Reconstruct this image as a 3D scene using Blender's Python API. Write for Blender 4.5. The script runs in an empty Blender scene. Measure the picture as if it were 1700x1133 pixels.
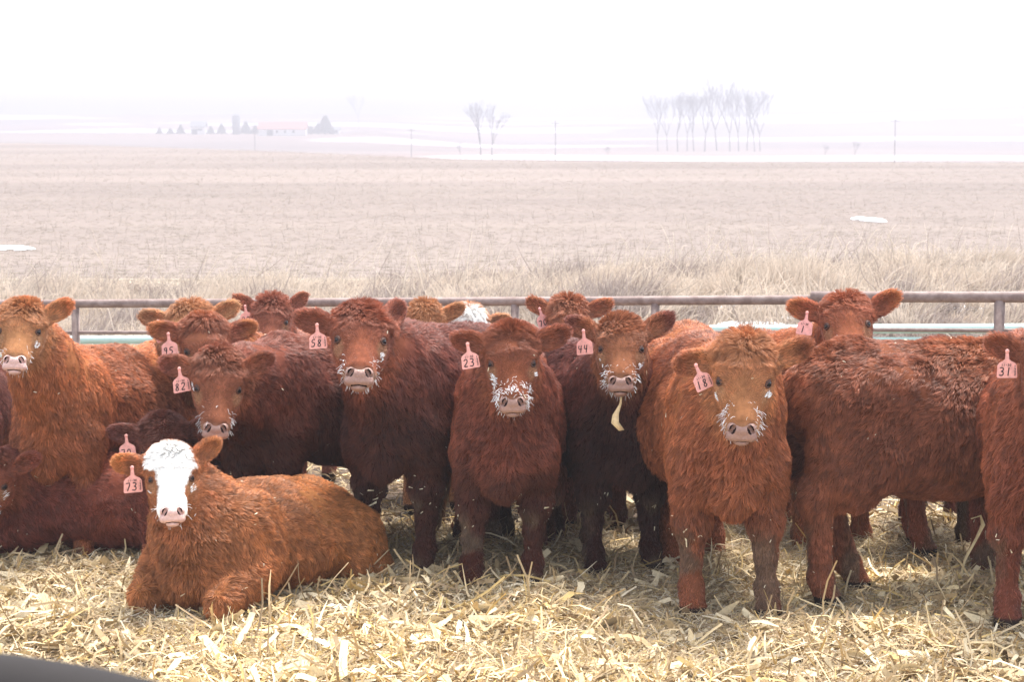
import bpy, math, random
import numpy as np
from mathutils import Vector, Matrix
try:
    import openvdb as vdb
except ImportError:
    import pyopenvdb as vdb

R = math.radians
random.seed(7)
rng = np.random.default_rng(11)
scene = bpy.context.scene
COL = scene.collection

# ------------------------------------------------------------------ camera
H, F, HOR = 2.05, 3400.0, 200.0                  # eye height, focal length in photo pixels (1700 wide), horizon row
PITCH = math.atan((566.5 - HOR) / F)
cam_d = bpy.data.cameras.new('camera')
cam = bpy.data.objects.new('camera', cam_d)
COL.objects.link(cam)
cam.location = (0, 0, H)
cam.rotation_euler = (math.pi / 2 - PITCH, 0, 0)
cam_d.sensor_width = 36
cam_d.lens = 36 * F / 1700
cam_d.clip_start = 0.05
cam_d.clip_end = 20000
cam_d.dof.use_dof = True
cam_d.dof.focus_distance = 8.7
cam_d.dof.aperture_fstop = 9.0
scene.camera = cam

# ------------------------------------------------------------------ sky, sun, exposure
SUN_EL, SUN_AZ = R(67), R(28)                    # azimuth measured from +Y towards +X: high, behind the herd
w = bpy.data.worlds.new('World')
scene.world = w
w.use_nodes = True
nt = w.node_tree
nt.nodes.clear()
sky = nt.nodes.new('ShaderNodeTexSky')
sky.sky_type = 'NISHITA'
sky.sun_disc = False
sky.sun_elevation = SUN_EL
sky.sun_rotation = SUN_AZ
sky.air_density = 1.0
sky.dust_density = 1.2
sky.ozone_density = 1.0
hs = nt.nodes.new('ShaderNodeHueSaturation')
hs.inputs['Saturation'].default_value = 0.3
bg = nt.nodes.new('ShaderNodeBackground')
bg.inputs['Strength'].default_value = 0.15
wo = nt.nodes.new('ShaderNodeOutputWorld')
nt.links.new(sky.outputs[0], hs.inputs['Color'])
nt.links.new(hs.outputs[0], bg.inputs[0])
nt.links.new(bg.outputs[0], wo.inputs[0])
sun_d = bpy.data.lights.new('sun', 'SUN')
sun_d.energy = 2.7
sun_d.angle = R(18)
sun_d.color = (1.0, 0.95, 0.88)
sun = bpy.data.objects.new('sun', sun_d)
COL.objects.link(sun)
sd = Vector((math.sin(SUN_AZ) * math.cos(SUN_EL), math.cos(SUN_AZ) * math.cos(SUN_EL), math.sin(SUN_EL)))
sun.rotation_euler = sd.to_track_quat('Z', 'Y').to_euler()
scene.view_settings.view_transform = 'Standard'
scene.view_settings.look = 'None'
scene.view_settings.exposure = 1.74
scene.view_settings.gamma = 1
scene.cycles.max_bounces = 6
scene.cycles.diffuse_bounces = 3
scene.cycles.glossy_bounces = 2
scene.cycles.transmission_bounces = 2
scene.cycles.volume_bounces = 1
scene.cycles.sample_clamp_indirect = 6

# ------------------------------------------------------------------ helpers
FW = np.array([0, math.cos(PITCH), -math.sin(PITCH)])
UP = np.array([0, math.sin(PITCH), math.cos(PITCH)])
RT = np.array([1.0, 0, 0])


def at(px, py, depth):
    """world point seen at photo pixel px,py whose world Y is depth"""
    d = FW + RT * (px - 850) / F - UP * (py - 566.5) / F
    t = depth / d[1]
    return np.array([0, 0, H]) + d * t


def ss(a, b, x):
    t = np.clip((np.asarray(x, float) - a) / (b - a), 0, 1)
    return t * t * (3 - 2 * t)


def _h(ix, iy, iz, seed):
    h = (ix.astype(np.uint32) * np.uint32(374761393) + iy.astype(np.uint32) * np.uint32(668265263)
         + iz.astype(np.uint32) * np.uint32(2246822519) + np.uint32((seed * 3266489917) & 0xffffffff))
    h ^= h >> np.uint32(13)
    h *= np.uint32(1274126177)
    h ^= h >> np.uint32(16)
    h *= np.uint32(2654435761)
    h ^= h >> np.uint32(15)
    return h.astype(np.float64) / 4294967295.0


def noise(p, f, seed=0):
    """smooth value noise in -1..1 at points p (n,3)"""
    q = np.asarray(p) * f + 1000.0
    i = np.floor(q).astype(np.int64)
    u = q - i
    u = u * u * (3 - 2 * u)
    r = 0
    for dx in (0, 1):
        for dy in (0, 1):
            for dz in (0, 1):
                wgt = (u[:, 0] if dx else 1 - u[:, 0]) * (u[:, 1] if dy else 1 - u[:, 1]) * (u[:, 2] if dz else 1 - u[:, 2])
                r = r + wgt * _h(i[:, 0] + dx, i[:, 1] + dy, i[:, 2] + dz, seed)
    return r * 2 - 1


def noise3(p, f, seed=0):
    return np.stack([noise(p, f, seed), noise(p, f, seed + 17), noise(p, f, seed + 31)], 1)


def norm(v):
    return v / np.maximum(np.linalg.norm(v, axis=-1, keepdims=True), 1e-9)


def tag(o, label=None, cat=None, group=None, kind=None):
    for k, v in (('label', label), ('category', cat), ('group', group), ('kind', kind)):
        if v:
            o[k] = v
    return o


def new_mesh(name, verts, faces, mat=None, parent=None, smooth=True, cols=None, mats=None):
    """faces: (n,k) array, or list of such arrays"""
    me = bpy.data.meshes.new(name)
    verts = np.asarray(verts, dtype=np.float32)
    if not isinstance(faces, list):
        faces = [faces]
    faces = [np.asarray(f, dtype=np.int32) for f in faces if len(f)]
    me.vertices.add(len(verts))
    me.vertices.foreach_set('co', verts.ravel())
    nl = sum(f.size for f in faces)
    nf = sum(len(f) for f in faces)
    me.loops.add(nl)
    me.loops.foreach_set('vertex_index', np.concatenate([f.ravel() for f in faces]))
    me.polygons.add(nf)
    tot = np.concatenate([np.full(len(f), f.shape[1], dtype=np.int32) for f in faces])
    st = np.concatenate([[0], np.cumsum(tot)[:-1]]).astype(np.int32)
    me.polygons.foreach_set('loop_start', st)
    me.polygons.foreach_set('use_smooth', np.full(nf, smooth))
    me.update(calc_edges=True)
    if cols is not None:
        a = me.attributes.new('col', 'FLOAT_COLOR', 'POINT')
        c = np.ones((len(verts), 4), dtype=np.float32)
        c[:, :3] = cols
        a.data.foreach_set('color', c.ravel())
    o = bpy.data.objects.new(name, me)
    COL.objects.link(o)
    if mat:
        me.materials.append(mat)
    if parent:
        o.parent = parent
    return o


def new_curves(name, pts, radii, cols, mat, parent=None):
    """pts (n,k,3), radii (n,k), cols (n,3) or None"""
    n, k = pts.shape[:2]
    c = bpy.data.hair_curves.new(name)
    c.add_curves([k] * n)
    c.position_data.foreach_set('vector', pts.astype(np.float32).ravel())
    ra = c.attributes.get('radius') or c.attributes.new('radius', 'FLOAT', 'POINT')
    ra.data.foreach_set('value', radii.astype(np.float32).ravel())
    if cols is not None:
        a = c.attributes.new('col', 'FLOAT_COLOR', 'CURVE')
        cc = np.ones((n, 4), dtype=np.float32)
        cc[:, :3] = cols
        a.data.foreach_set('color', cc.ravel())
    c.materials.append(mat)
    o = bpy.data.objects.new(name, c)
    COL.objects.link(o)
    if parent:
        o.parent = parent
    return o


# ------------------------------------------------------------------ materials
def mat(name, col=(0.5, 0.5, 0.5), rough=0.7, metal=0.0, attr=False, spec=0.3, nscale=None, namp=0.25, bump=None, two=None):
    m = bpy.data.materials.new(name)
    m.use_nodes = True
    t = m.node_tree
    b = t.nodes['Principled BSDF']
    b.inputs['Base Color'].default_value = (*col, 1)
    b.inputs['Roughness'].default_value = rough
    b.inputs['Metallic'].default_value = metal
    b.inputs['Specular IOR Level'].default_value = spec
    src = None
    if attr:
        a = t.nodes.new('ShaderNodeAttribute')
        a.attribute_name = 'col'
        src = a.outputs['Color']
    if nscale:
        tc = t.nodes.new('ShaderNodeTexCoord')
        mp = t.nodes.new('ShaderNodeMapping')
        if isinstance(nscale, tuple):
            mp.inputs['Scale'].default_value = nscale
        else:
            mp.inputs['Scale'].default_value = (nscale,) * 3
        t.links.new(tc.outputs['Object'], mp.inputs[0])
        n = t.nodes.new('ShaderNodeTexNoise')
        n.inputs['Scale'].default_value = 1.0
        n.inputs['Detail'].default_value = 8
        n.inputs['Roughness'].default_value = 0.65
        t.links.new(mp.outputs[0], n.inputs['Vector'])
        mr = t.nodes.new('ShaderNodeMapRange')
        mr.inputs[1].default_value = 0.3
        mr.inputs[2].default_value = 0.7
        mr.inputs[3].default_value = 1 - namp
        mr.inputs[4].default_value = 1 + namp
        t.links.new(n.outputs['Fac'], mr.inputs[0])
        if two:
            mx = t.nodes.new('ShaderNodeMix')
            mx.data_type = 'RGBA'
            mx.inputs['A'].default_value = (*col, 1)
            mx.inputs['B'].default_value = (*two, 1)
            m2 = t.nodes.new('ShaderNodeMapRange')
            m2.inputs[1].default_value = 0.4
            m2.inputs[2].default_value = 0.6
            t.links.new(n.outputs['Fac'], m2.inputs[0])
            t.links.new(m2.outputs[0], mx.inputs['Factor'])
            src = mx.outputs['Result']
        else:
            vm = t.nodes.new('ShaderNodeVectorMath')
            vm.operation = 'SCALE'
            if src is None:
                rgb = t.nodes.new('ShaderNodeRGB')
                rgb.outputs[0].default_value = (*col, 1)
                src = rgb.outputs[0]
            t.links.new(src, vm.inputs[0])
            t.links.new(mr.outputs[0], vm.inputs['Scale'])
            src = vm.outputs[0]
        if bump:
            bp = t.nodes.new('ShaderNodeBump')
            bp.inputs['Strength'].default_value = bump
            bp.inputs['Distance'].default_value = 0.02
            t.links.new(n.outputs['Fac'], bp.inputs['Height'])
            t.links.new(bp.outputs[0], b.inputs['Normal'])
    if src is not None:
        t.links.new(src, b.inputs['Base Color'])
    return m


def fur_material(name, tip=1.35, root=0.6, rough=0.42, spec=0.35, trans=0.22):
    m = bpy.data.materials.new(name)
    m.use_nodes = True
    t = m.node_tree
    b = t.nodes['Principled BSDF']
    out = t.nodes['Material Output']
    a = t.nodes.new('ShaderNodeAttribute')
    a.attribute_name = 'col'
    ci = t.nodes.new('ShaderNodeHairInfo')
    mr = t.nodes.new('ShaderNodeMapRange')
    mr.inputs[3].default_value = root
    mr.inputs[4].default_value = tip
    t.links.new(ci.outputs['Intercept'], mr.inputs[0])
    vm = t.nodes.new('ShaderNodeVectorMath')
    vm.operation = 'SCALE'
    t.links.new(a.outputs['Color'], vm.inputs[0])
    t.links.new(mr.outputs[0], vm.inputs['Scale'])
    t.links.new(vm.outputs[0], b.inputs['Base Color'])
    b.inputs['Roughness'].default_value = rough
    b.inputs['Specular IOR Level'].default_value = spec
    tr = t.nodes.new('ShaderNodeBsdfTranslucent')
    t.links.new(vm.outputs[0], tr.inputs['Color'])
    mx = t.nodes.new('ShaderNodeMixShader')
    mx.inputs[0].default_value = trans
    t.links.new(b.outputs[0], mx.inputs[1])
    t.links.new(tr.outputs[0], mx.inputs[2])
    t.links.new(mx.outputs[0], out.inputs['Surface'])
    return m


M = {}
M['fur'] = fur_material('fur_strands', tip=1.2, root=.85)  # roots darker than tips: self-shadow of the coat put into the strand colour
M['frost'] = mat('frost', (0.9, 0.92, 0.95), 0.5)
M['skin'] = mat('coat_skin', attr=True, rough=0.95, spec=0.05, nscale=40, namp=0.3)
M['nose'] = mat('nose_skin', (0.33, 0.19, 0.155), 0.38, spec=0.5, nscale=90, namp=0.16, bump=0.35)
M['nose_pink'] = mat('nose_skin_pink', (0.66, 0.42, 0.38), 0.38, spec=0.5, nscale=90, namp=0.16, bump=0.35)
M['nostril'] = mat('nostril', (0.02, 0.009, 0.008), 0.9, spec=.05)
M['eye'] = mat('eye_ball', (0.006, 0.004, 0.005), 0.15, spec=0.3)
M['lid'] = mat('eyelid_skin', (0.09, 0.04, 0.028), 0.6, nscale=120, namp=0.25)
M['tag'] = mat('ear_tag_plastic', (0.88, 0.42, 0.37), 0.45, nscale=45, namp=0.22)
M['ink'] = mat('ink', (0.02, 0.015, 0.02), 0.7)
M['hoof'] = mat('hoof_horn', (0.06, 0.04, 0.03), 0.6, nscale=60)
M['straw'] = mat('corn_stalk', attr=True, rough=0.75, spec=0.2, nscale=(60, 60, 60), namp=0.18)
M['grass'] = fur_material('dry_grass_blades', tip=1.15, root=0.75, rough=0.8, spec=0.1, trans=0.3)
M['pen'] = mat('pen_soil', (0.11, 0.075, 0.05), 0.95, nscale=9, namp=0.5, bump=0.6)
M['bank'] = mat('bank_soil', (0.3, 0.25, 0.19), 0.95, nscale=1.5, namp=0.4)
M['field'] = mat('field_soil', attr=True, rough=0.95, spec=0.05, nscale=(3.5, 2.0, 1), namp=0.12)
M['far'] = mat('far_land', attr=True, rough=0.95, spec=0.05)
M['snow'] = mat('snow', (0.86, 0.88, 0.92), 0.7, nscale=3, namp=0.06)
M['pipe'] = mat('rusty_pipe', (0.2, 0.14, 0.125), 0.65, nscale=14, namp=0.35, two=(0.3, 0.23, 0.21), bump=0.15)
M['mint'] = mat('mint_paint', (0.5, 0.68, 0.64), 0.5, nscale=8, namp=0.1)
M['rail'] = mat('dark_grey_metal', (0.03, 0.027, 0.027), 0.8, spec=.1, nscale=10, namp=0.1)
M['bark'] = mat('bark', (0.09, 0.075, 0.07), 0.9, nscale=3)
M['conifer'] = mat('conifer_needles', (0.03, 0.05, 0.035), 0.9, nscale=1.0)
M['white_wall'] = mat('white_boards', (0.75, 0.75, 0.75), 0.7, nscale=(0.3, 0.3, 4), namp=0.08)
M['red_roof'] = mat('red_roof', (0.42, 0.12, 0.10), 0.6, nscale=1.0, namp=0.1)
M['silo'] = mat('silo_concrete', (0.12, 0.13, 0.15), 0.7, nscale=0.6, namp=0.15)
M['grey_roof'] = mat('grey_roof', (0.2, 0.21, 0.23), 0.7, nscale=1)
M['dark'] = mat('dark_opening', (0.03, 0.03, 0.035), 0.6)


# ------------------------------------------------------------------ terrain
CX = [-400, -59, -23, -4, 5.4, 30, 400]
CD = [330, 238, 173, 132, 123, 119, 119]


def crest(x):
    return np.interp(x, CX, CD)


def gz(x, y):
    x = np.asarray(x, float)
    y = np.asarray(y, float)
    x, y = np.broadcast_arrays(x, y)
    z = -0.07 - 0.30 * ss(9.1, 13.2, y) - 0.2 * ss(13, 17, y)
    p = np.stack([x.ravel(), y.ravel(), np.zeros(x.size)], 1)
    n1 = noise(p, 1.6, 3).reshape(x.shape)
    z = z + 0.03 * n1 * (1 - ss(14, 17, y)) * ss(0, 9.4, y)
    z = z - 0.35 * ss(17, 19.5, y)
    n2 = noise(p, 0.33, 5).reshape(x.shape)
    top = 0.34 + 0.5 * ss(-6, 6, x) + 0.09 * n2
    z = z + top * ss(19.5, 25, y) - (top - 0.35) * ss(28, 34, y)
    c = crest(x)
    z = z - 5.9 * ss(0, 1, (y - c) / 170.0) ** 1.0
    # far country
    z = z + 3.4 * ss(600, 700, y) * (1 - ss(-.08, .0, x / np.maximum(y, 1))) * np.where(y > 600, 1, 0)
    far = ss(600, 1500, y)
    n3 = noise(p, 1 / 420.0, 8).reshape(x.shape) + 0.4 * noise(p, 1 / 140.0, 9).reshape(x.shape)
    z = z + far * (10.5 + 2.2 * n3 + 7 * ss(-300, 500, x)) * np.where(y > 600, 1, 0)
    z = z + np.where(y > 620, 1.2 * n3 * ss(620, 1000, y), 0)
    return z


def sheet(name, y0, y1, ny, nx, m, colfn=None, xw=None, geo=True, label=None):
    ys = np.geomspace(y0, y1, ny) if geo else np.linspace(y0, y1, ny)
    u = np.linspace(-1, 1, nx)
    X, Y = np.meshgrid(u, ys)
    wd = xw(Y) if xw else (Y * 0.45 + 6)
    X = X * wd
    Z = gz(X, Y)
    v = np.stack([X.ravel(), Y.ravel(), Z.ravel()], 1)
    i = np.arange(nx * ny).reshape(ny, nx)
    f = np.stack([i[:-1, :-1].ravel(), i[:-1, 1:].ravel(), i[1:, 1:].ravel(), i[1:, :-1].ravel()], 1)
    o = new_mesh(name, v, f, m, cols=colfn(v) if colfn else None)
    tag(o, label, kind='structure')
    return o


def field_col(v):
    n = noise(v * [0.02, 0.12, 0], 1, 4) + 0.5 * noise(v * [0.1, 0.6, 0], 1, 6)
    base = np.array([0.19, 0.156, 0.140])[None] * (1 + 0.16 * n[:, None])
    pale = np.array([0.23, 0.19, 0.165])
    k = ss(0.2, 1.0, noise(v * [0.03, 0.2, 0], 1, 12))[:, None] * 0.35
    return base * (1 - k) + pale * k


def far_col(v):
    n = noise(v * [1 / 90, 1 / 45, 0], 1, 21) + 0.5 * noise(v * [1 / 30, 1 / 12, 0], 1, 22)
    base = np.array([0.22, 0.165, 0.145])[None] * (1 + 0.2 * n[:, None])
    red = np.array([0.28, 0.16, 0.12])
    k = ss(0.1, 0.8, noise(v * [1 / 200, 1 / 70, 0], 1, 23))[:, None]
    base = base * (1 - k * .6) + red * k * .6
    s = .8 * ss(0.42, 0.62, noise(v * [1 / 160, 1 / 60, 0], 1, 24) + 0.3 * noise(v * [1 / 40, 1 / 20, 0], 1, 25))
    s = s * ss(560, 700, v[:, 1])
    wob = 25 * noise(v * [1 / 50, 0, 0], 1, 26)
    band = ss(428, 440, v[:, 1] + wob) * (1 - ss(480, 500, v[:, 1] + wob)) * ss(-0.06, 0.0, v[:, 0] / v[:, 1])
    s = np.maximum(s, band)[:, None]
    return base * (1 - s) + np.array([0.85, 0.87, 0.9]) * s


sheet('pen_ground', 0.4, 17, 120, 90, M['pen'], geo=False)
sheet('ditch_bank', 17, 34, 70, 120, M['bank'], geo=False)
sheet('field', 34, 420, 260, 220, M['field'], field_col)
sheet('hills', 420, 5000, 240, 320, M['far'], far_col)

# snow lying in patches on bank and field
snow_spots = [(1235, 478, 24.5, .55), (1385, 467, 24.0, .65), (1250, 490, 23.4, .4), (1590, 465, 24.2, .4),
              (1450, 520, 20.5, 1.1), (1560, 527, 20.2, .9), (1670, 520, 20.6, .8), (1290, 530, 20.3, .7),
              (1120, 520, 20.6, .5), (1150, 533, 20.0, .6), (1025, 523, 20.5, .4), (1180, 505, 21.8, .3),
              (5, 407, 42, .35), (1445, 361, 53, 0.38), (1428, 359, 53, .22), (1460, 363, 53, .2), (36, 408, 42, .25)]


def snow_patch(px, py, d, r, i):
    c = at(px, py, d)
    if i >= 12:
        d = (H + 0.5) * F / (py - HOR)
        c = at(px, py, d)
    n = 48
    a = np.linspace(0, 2 * np.pi, n, endpoint=False)
    ca = np.stack([np.cos(a), np.sin(a), np.full(n, i * 3.7)], 1)
    rr = r * (1 + 0.45 * noise(ca, 1.5, 40) + 0.3 * noise(ca, 4, 41))
    ax = 1.0
    ay = 0.5 if i < 12 else 1.6
    rings = [(0.0, .05), (0.5, .045), (0.8, .03), (1.0, .002)]
    V = []
    for k, h in rings[1:]:
        x = c[0] + rr * k * np.cos(a) * ax
        y = c[1] + rr * k * np.sin(a) * ay
        V.append(np.stack([x, y, gz(x, y) + h + 0.015], 1))
    V = np.concatenate(V + [np.array([[c[0], c[1], gz(c[0], c[1]) + .07]])])
    fs = []
    for q in range(2):
        i0 = q * n + np.arange(n)
        i1 = q * n + (np.arange(n) + 1) % n
        fs.append(np.stack([i0, i1, i1 + n, i0 + n], 1))
    i0 = np.arange(n)
    tri = np.stack([np.full(n, 3 * n), (i0 + 1) % n, i0], 1)
    o = new_mesh('snow_patch', V, [np.concatenate(fs), tri], M['snow'])
    tag(o, kind='structure')


for i, s in enumerate(snow_spots):
    snow_patch(*s, i)


# ------------------------------------------------------------------ corn stalk bedding (nobody could count it)
PAL = np.array([[.72, .60, .40], [.62, .47, .22], [.50, .38, .24], [.33, .25, .17], [.82, .76, .64], [.66, .54, .37], [.55, .46, .33]])
PW = np.array([.20, .12, .17, .17, .09, .16, .09])


def strips(n, cx, cy, L, W, az, tilt, bend, z0, cols, rr, seg=4, fold=0.25):
    """n curved leaf strips as one vertex/face set"""
    t = np.linspace(-0.5, 0.5, seg + 1)
    d = np.stack([np.cos(az) * np.cos(tilt), np.sin(az) * np.cos(tilt), np.sin(tilt)], 1)
    up = norm(np.cross(d, np.stack([-np.sin(az), np.cos(az), np.zeros(n)], 1)) * -1)
    side0 = np.cross(up, d)
    roll = rr.normal(0, 0.55, n)
    side = side0 * np.cos(roll)[:, None] + up * np.sin(roll)[:, None]
    nrm = np.cross(d, side)
    ctr = np.stack([cx, cy, z0], 1)
    sb = rr.normal(0, 0.16, n)
    bl = np.where(rr.random(n) < .5, .15, .8)
    V = np.empty((n, seg + 1, 2, 3))
    for k, tt in enumerate(t):
        p = ctr + d * (L * tt)[:, None] + nrm * (bend * L * (tt * tt * 4 - .5) * .5)[:, None] + side * (sb * L * tt * tt * 2)[:, None]
        taper = 1 - bl * abs(tt * 2) ** 3
        V[:, k, 0] = p - side * (W * .5 * taper)[:, None]
        V[:, k, 1] = p + side * (W * .5 * taper)[:, None] + nrm * (W * fold * rr.random(n))[:, None]
    base = np.arange(n)[:, None] * (seg + 1) * 2
    fs = []
    for k in range(seg):
        a = k * 2
        fs.append(np.concatenate([base + a, base + a + 1, base + a + 3, base + a + 2], 1))
    f = np.stack(fs, 1).reshape(-1, 4)
    c = np.repeat(cols, (seg + 1) * 2, axis=0)
    return V.reshape(-1, 3), f, c


def bedding():
    rr = np.random.default_rng(5)
    Vs, Fs, Cs, off = [], [], [], 0
    for (y0, y1, n, big) in ((6.95, 9.5, 116000, 0.055), (9.5, 11.2, 30000, 0.03), (11.2, 17.2, 26000, 0.04), (5.0, 6.95, 5000, .05)):
        y = rr.uniform(y0, y1, n)
        x = rr.uniform(-1, 1, n) * (y * 0.25 + 0.7)
        kind = rr.random(n)
        L = np.clip(rr.lognormal(-2.5, 0.55, n), .025, .38)
        W = np.clip(L * rr.uniform(.018, .09, n), .0018, .0095)
        hus = kind < big
        L = np.where(hus, rr.uniform(.09, .24, n), L)
        W = np.where(hus, rr.uniform(.014, .04, n), W)
        az = rr.uniform(0, 2 * np.pi, n)
        tilt = rr.normal(0, .22, n)
        up = rr.random(n) < 0.035
        tilt = np.where(up & ~hus, rr.uniform(.4, 1.25, n), tilt)
        p = np.stack([x, y, np.zeros(n)], 1)
        pile = 0.055 + 0.03 * noise(p, 2.2, 51) + 0.02 * noise(p, 6, 52)
        z = gz(x, y) + rr.random(n) ** 0.6 * pile + 0.3 * L * np.abs(np.sin(tilt))
        ci = rr.choice(len(PAL), n, p=PW)
        c = PAL[ci] * rr.uniform(.8, 1.12, n)[:, None]
        c = np.where((hus & (rr.random(n) < .5))[:, None], np.array([.8, .72, .56]), c)
        c = c * [1.02, .955, .81]
        dirt = ss(-.1, .7, noise(p, 1.3, 53) + .5 * ss(8.5, 9.6, y))[:, None] * .32
        c = c * (1 - dirt) + np.array([.2, .14, .09]) * dirt
        v, f, cc = strips(n, x, y, L, W, az, tilt, rr.normal(0, .35, n), z, c, rr)
        Vs.append(v); Fs.append(f + off); Cs.append(cc); off += len(v)
    # hair-thin shredded fibres
    n = 60000
    y = rr.uniform(7.3, 10.6, n)
    x = rr.uniform(-1, 1, n) * (y * .25 + .6)
    az = rr.uniform(0, 6.28, n)
    L = rr.uniform(.02, .09, n)
    z0 = gz(x, y) + .035 + .045 * rr.random(n)
    d = np.stack([np.cos(az), np.sin(az), rr.normal(0, .35, n)], 1)
    k1, k2 = rr.normal(0, .35, (n, 3)), rr.normal(0, .25, (n, 3))
    P = np.stack([np.stack([x, y, z0], 1) + (d * t + k1 * t * t + k2 * t ** 3 * 2) * L[:, None] for t in np.linspace(-.5, .5, 5)], 1)
    fc_ = PAL[rr.choice(len(PAL), n, p=PW)] * rr.uniform(.8, 1.15, n)[:, None]
    fo = new_curves('straw_fibres', P, np.full((n, 5), .0009) * rr.uniform(.6, 1.5, n)[:, None], fc_, M['grass'])
    tag(fo, 'fine shredded fibres lying among the corn stalks', 'bedding', kind='stuff')
    o = new_mesh('corn_stalk_bedding', np.concatenate(Vs), np.concatenate(Fs), M['straw'], smooth=False, cols=np.concatenate(Cs))
    tag(o, 'chopped pale corn stalks and husks spread over the pen floor', 'bedding', kind='stuff')


bedding()


# ------------------------------------------------------------------ dry grass and stubble
def dry_grass():
    rr = np.random.default_rng(9)
    n = 120000
    y = 17.0 + (31 - 17.0) * rr.random(n) ** .8
    x = rr.uniform(-1, 1, n) * (y * .26 + 1)
    # gather blades into tussocks
    p = np.stack([x, y, np.zeros(n)], 1)
    cell = np.floor(p / .45 + noise3(p, 1.0, 61) * .7).astype(np.int64)
    jx = _h(cell[:, 0], cell[:, 1], cell[:, 2] * 0, 62) - .5
    jy = _h(cell[:, 0], cell[:, 1], cell[:, 2] * 0, 63) - .5
    hh = _h(cell[:, 0], cell[:, 1], cell[:, 2] * 0, 64)
    tone = _h(cell[:, 0], cell[:, 1], cell[:, 2] * 0, 65)
    snow = noise(p * [.5, .8, 0], 1, 66)
    keep = rr.random(n) < np.where(snow > .45, .35, 1.0)
    L = (.2 + .32 * hh) * rr.uniform(.6, 1.15, n) * (1 + .25 * noise(p, .5, 67))
    L = np.where(rr.random(n) < .012, rr.uniform(.7, 1.1, n), L)
    lean = np.stack([jx * 1.3 + .25, jy * 1.1 - .15, np.full(n, .8)], 1) + rr.normal(0, .3, (n, 3)) * [1, 1, .25]
    lean = norm(lean)
    root = np.stack([x, y, gz(x, y) - .01], 1)
    k = 4
    P = np.empty((n, k, 3))
    for i in range(k):
        t = i / (k - 1)
        P[:, i] = root + lean * (L * t)[:, None] + np.array([0, 0, -1]) * (L * t * t * rr.uniform(.0, .35, n))[:, None] + rr.normal(0, .012, (n, 3)) * t
    base = np.where((tone < .35)[:, None], [.56, .475, .395], np.where((tone < .7)[:, None], [.50, .415, .34], [.34, .28, .25]))
    c = base * rr.uniform(.75, 1.25, n)[:, None]
    rad = np.stack([np.full(n, .0045), np.full(n, .0045), np.full(n, .0035), np.full(n, .0012)], 1) * rr.uniform(.7, 1.3, n)[:, None]
    o = new_curves('dry_grass', P[keep], rad[keep], c[keep], M['grass'])
    tag(o, 'tall dry pale grass covering the ditch bank behind the fence', 'grass', kind='stuff')
    # corn stubble in the near part of the field
    n = 24000
    y = 33 * (190 / 33) ** (rr.random(n) ** 1.5)
    x = rr.uniform(-1, 1, n) * (y * .27)
    L = rr.uniform(.06, .2, n) * (1 + y / 150)
    row = np.round(y / .76) * .76
    y = np.where(rr.random(n) < .6, row + rr.normal(0, .05, n), y)
    az = rr.uniform(0, 6.28, n)
    fl = rr.random(n) < .92
    d = norm(np.stack([np.cos(az) * np.where(fl, 1, .25), np.sin(az) * np.where(fl, 1, .25), np.where(fl, .1, 1)], 1))
    root = np.stack([x, y, gz(x, y) + .01], 1)
    P = np.stack([root, root + d * L[:, None]], 1)
    c = np.array([.34, .29, .24]) * rr.uniform(.7, 1.3, n)[:, None]
    o = new_curves('corn_stubble', P, np.full((n, 2), .0025) * (1 + y / 140)[:, None], c, M['grass'])
    tag(o, 'short pale corn stubble scattered over the harvested field', 'stubble', kind='stuff')


dry_grass()


# ------------------------------------------------------------------ tubes
def tube(pts, rad, sides=10, caps=True):
    pts = np.asarray(pts, float)
    k = len(pts)
    rad = np.broadcast_to(np.asarray(rad, float), (k,))
    tang = norm(np.gradient(pts, axis=0))
    ref = np.array([0, 0, 1.0]) if abs(tang[0][2]) < .9 else np.array([1.0, 0, 0])
    a = np.arange(sides) / sides * 2 * np.pi
    V = []
    for i in range(k):
        s = norm(np.cross(tang[i], ref))
        u = np.cross(s, tang[i])
        V.append(pts[i] + rad[i] * (np.cos(a)[:, None] * s + np.sin(a)[:, None] * u))
    V = np.concatenate(V)
    f = []
    for i in range(k - 1):
        j = np.arange(sides)
        f.append(np.stack([i * sides + j, i * sides + (j + 1) % sides, (i + 1) * sides + (j + 1) % sides, (i + 1) * sides + j], 1))
    f = np.concatenate(f)
    tri = []
    if caps:
        n = len(V)
        V = np.concatenate([V, pts[:1], pts[-1:]])
        j = np.arange(sides)
        tri = np.concatenate([np.stack([np.full(sides, n), (j + 1) % sides, j], 1),
                              np.stack([np.full(sides, n + 1), (k - 1) * sides + j, (k - 1) * sides + (j + 1) % sides], 1)])
    return V, f, tri


class MB:
    def __init__(s):
        s.v, s.q, s.t, s.n = [], [], [], 0

    def add(s, v, q=None, t=None):
        s.v.append(np.asarray(v, float))
        if q is not None and len(q):
            s.q.append(np.asarray(q) + s.n)
        if t is not None and len(t):
            s.t.append(np.asarray(t) + s.n)
        s.n += len(v)

    def tube(s, pts, rad, sides=10):
        s.add(*tube(pts, rad, sides))

    def box(s, c, h, rz=0):
        c = np.asarray(c, float)
        g = np.array([[x, y, z] for x in (-1, 1) for y in (-1, 1) for z in (-1, 1)], float) * h
        ca, sa = math.cos(rz), math.sin(rz)
        g = np.stack([g[:, 0] * ca - g[:, 1] * sa, g[:, 0] * sa + g[:, 1] * ca, g[:, 2]], 1) + c
        s.add(g, [[0, 1, 3, 2], [4, 6, 7, 5], [0, 4, 5, 1], [2, 3, 7, 6], [0, 2, 6, 4], [1, 5, 7, 3]])

    def build(s, name, m, parent=None, smooth=True):
        fs = []
        if s.q:
            fs.append(np.concatenate(s.q))
        if s.t:
            fs.append(np.concatenate(s.t))
        return new_mesh(name, np.concatenate(s.v), fs, m, parent, smooth)


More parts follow.
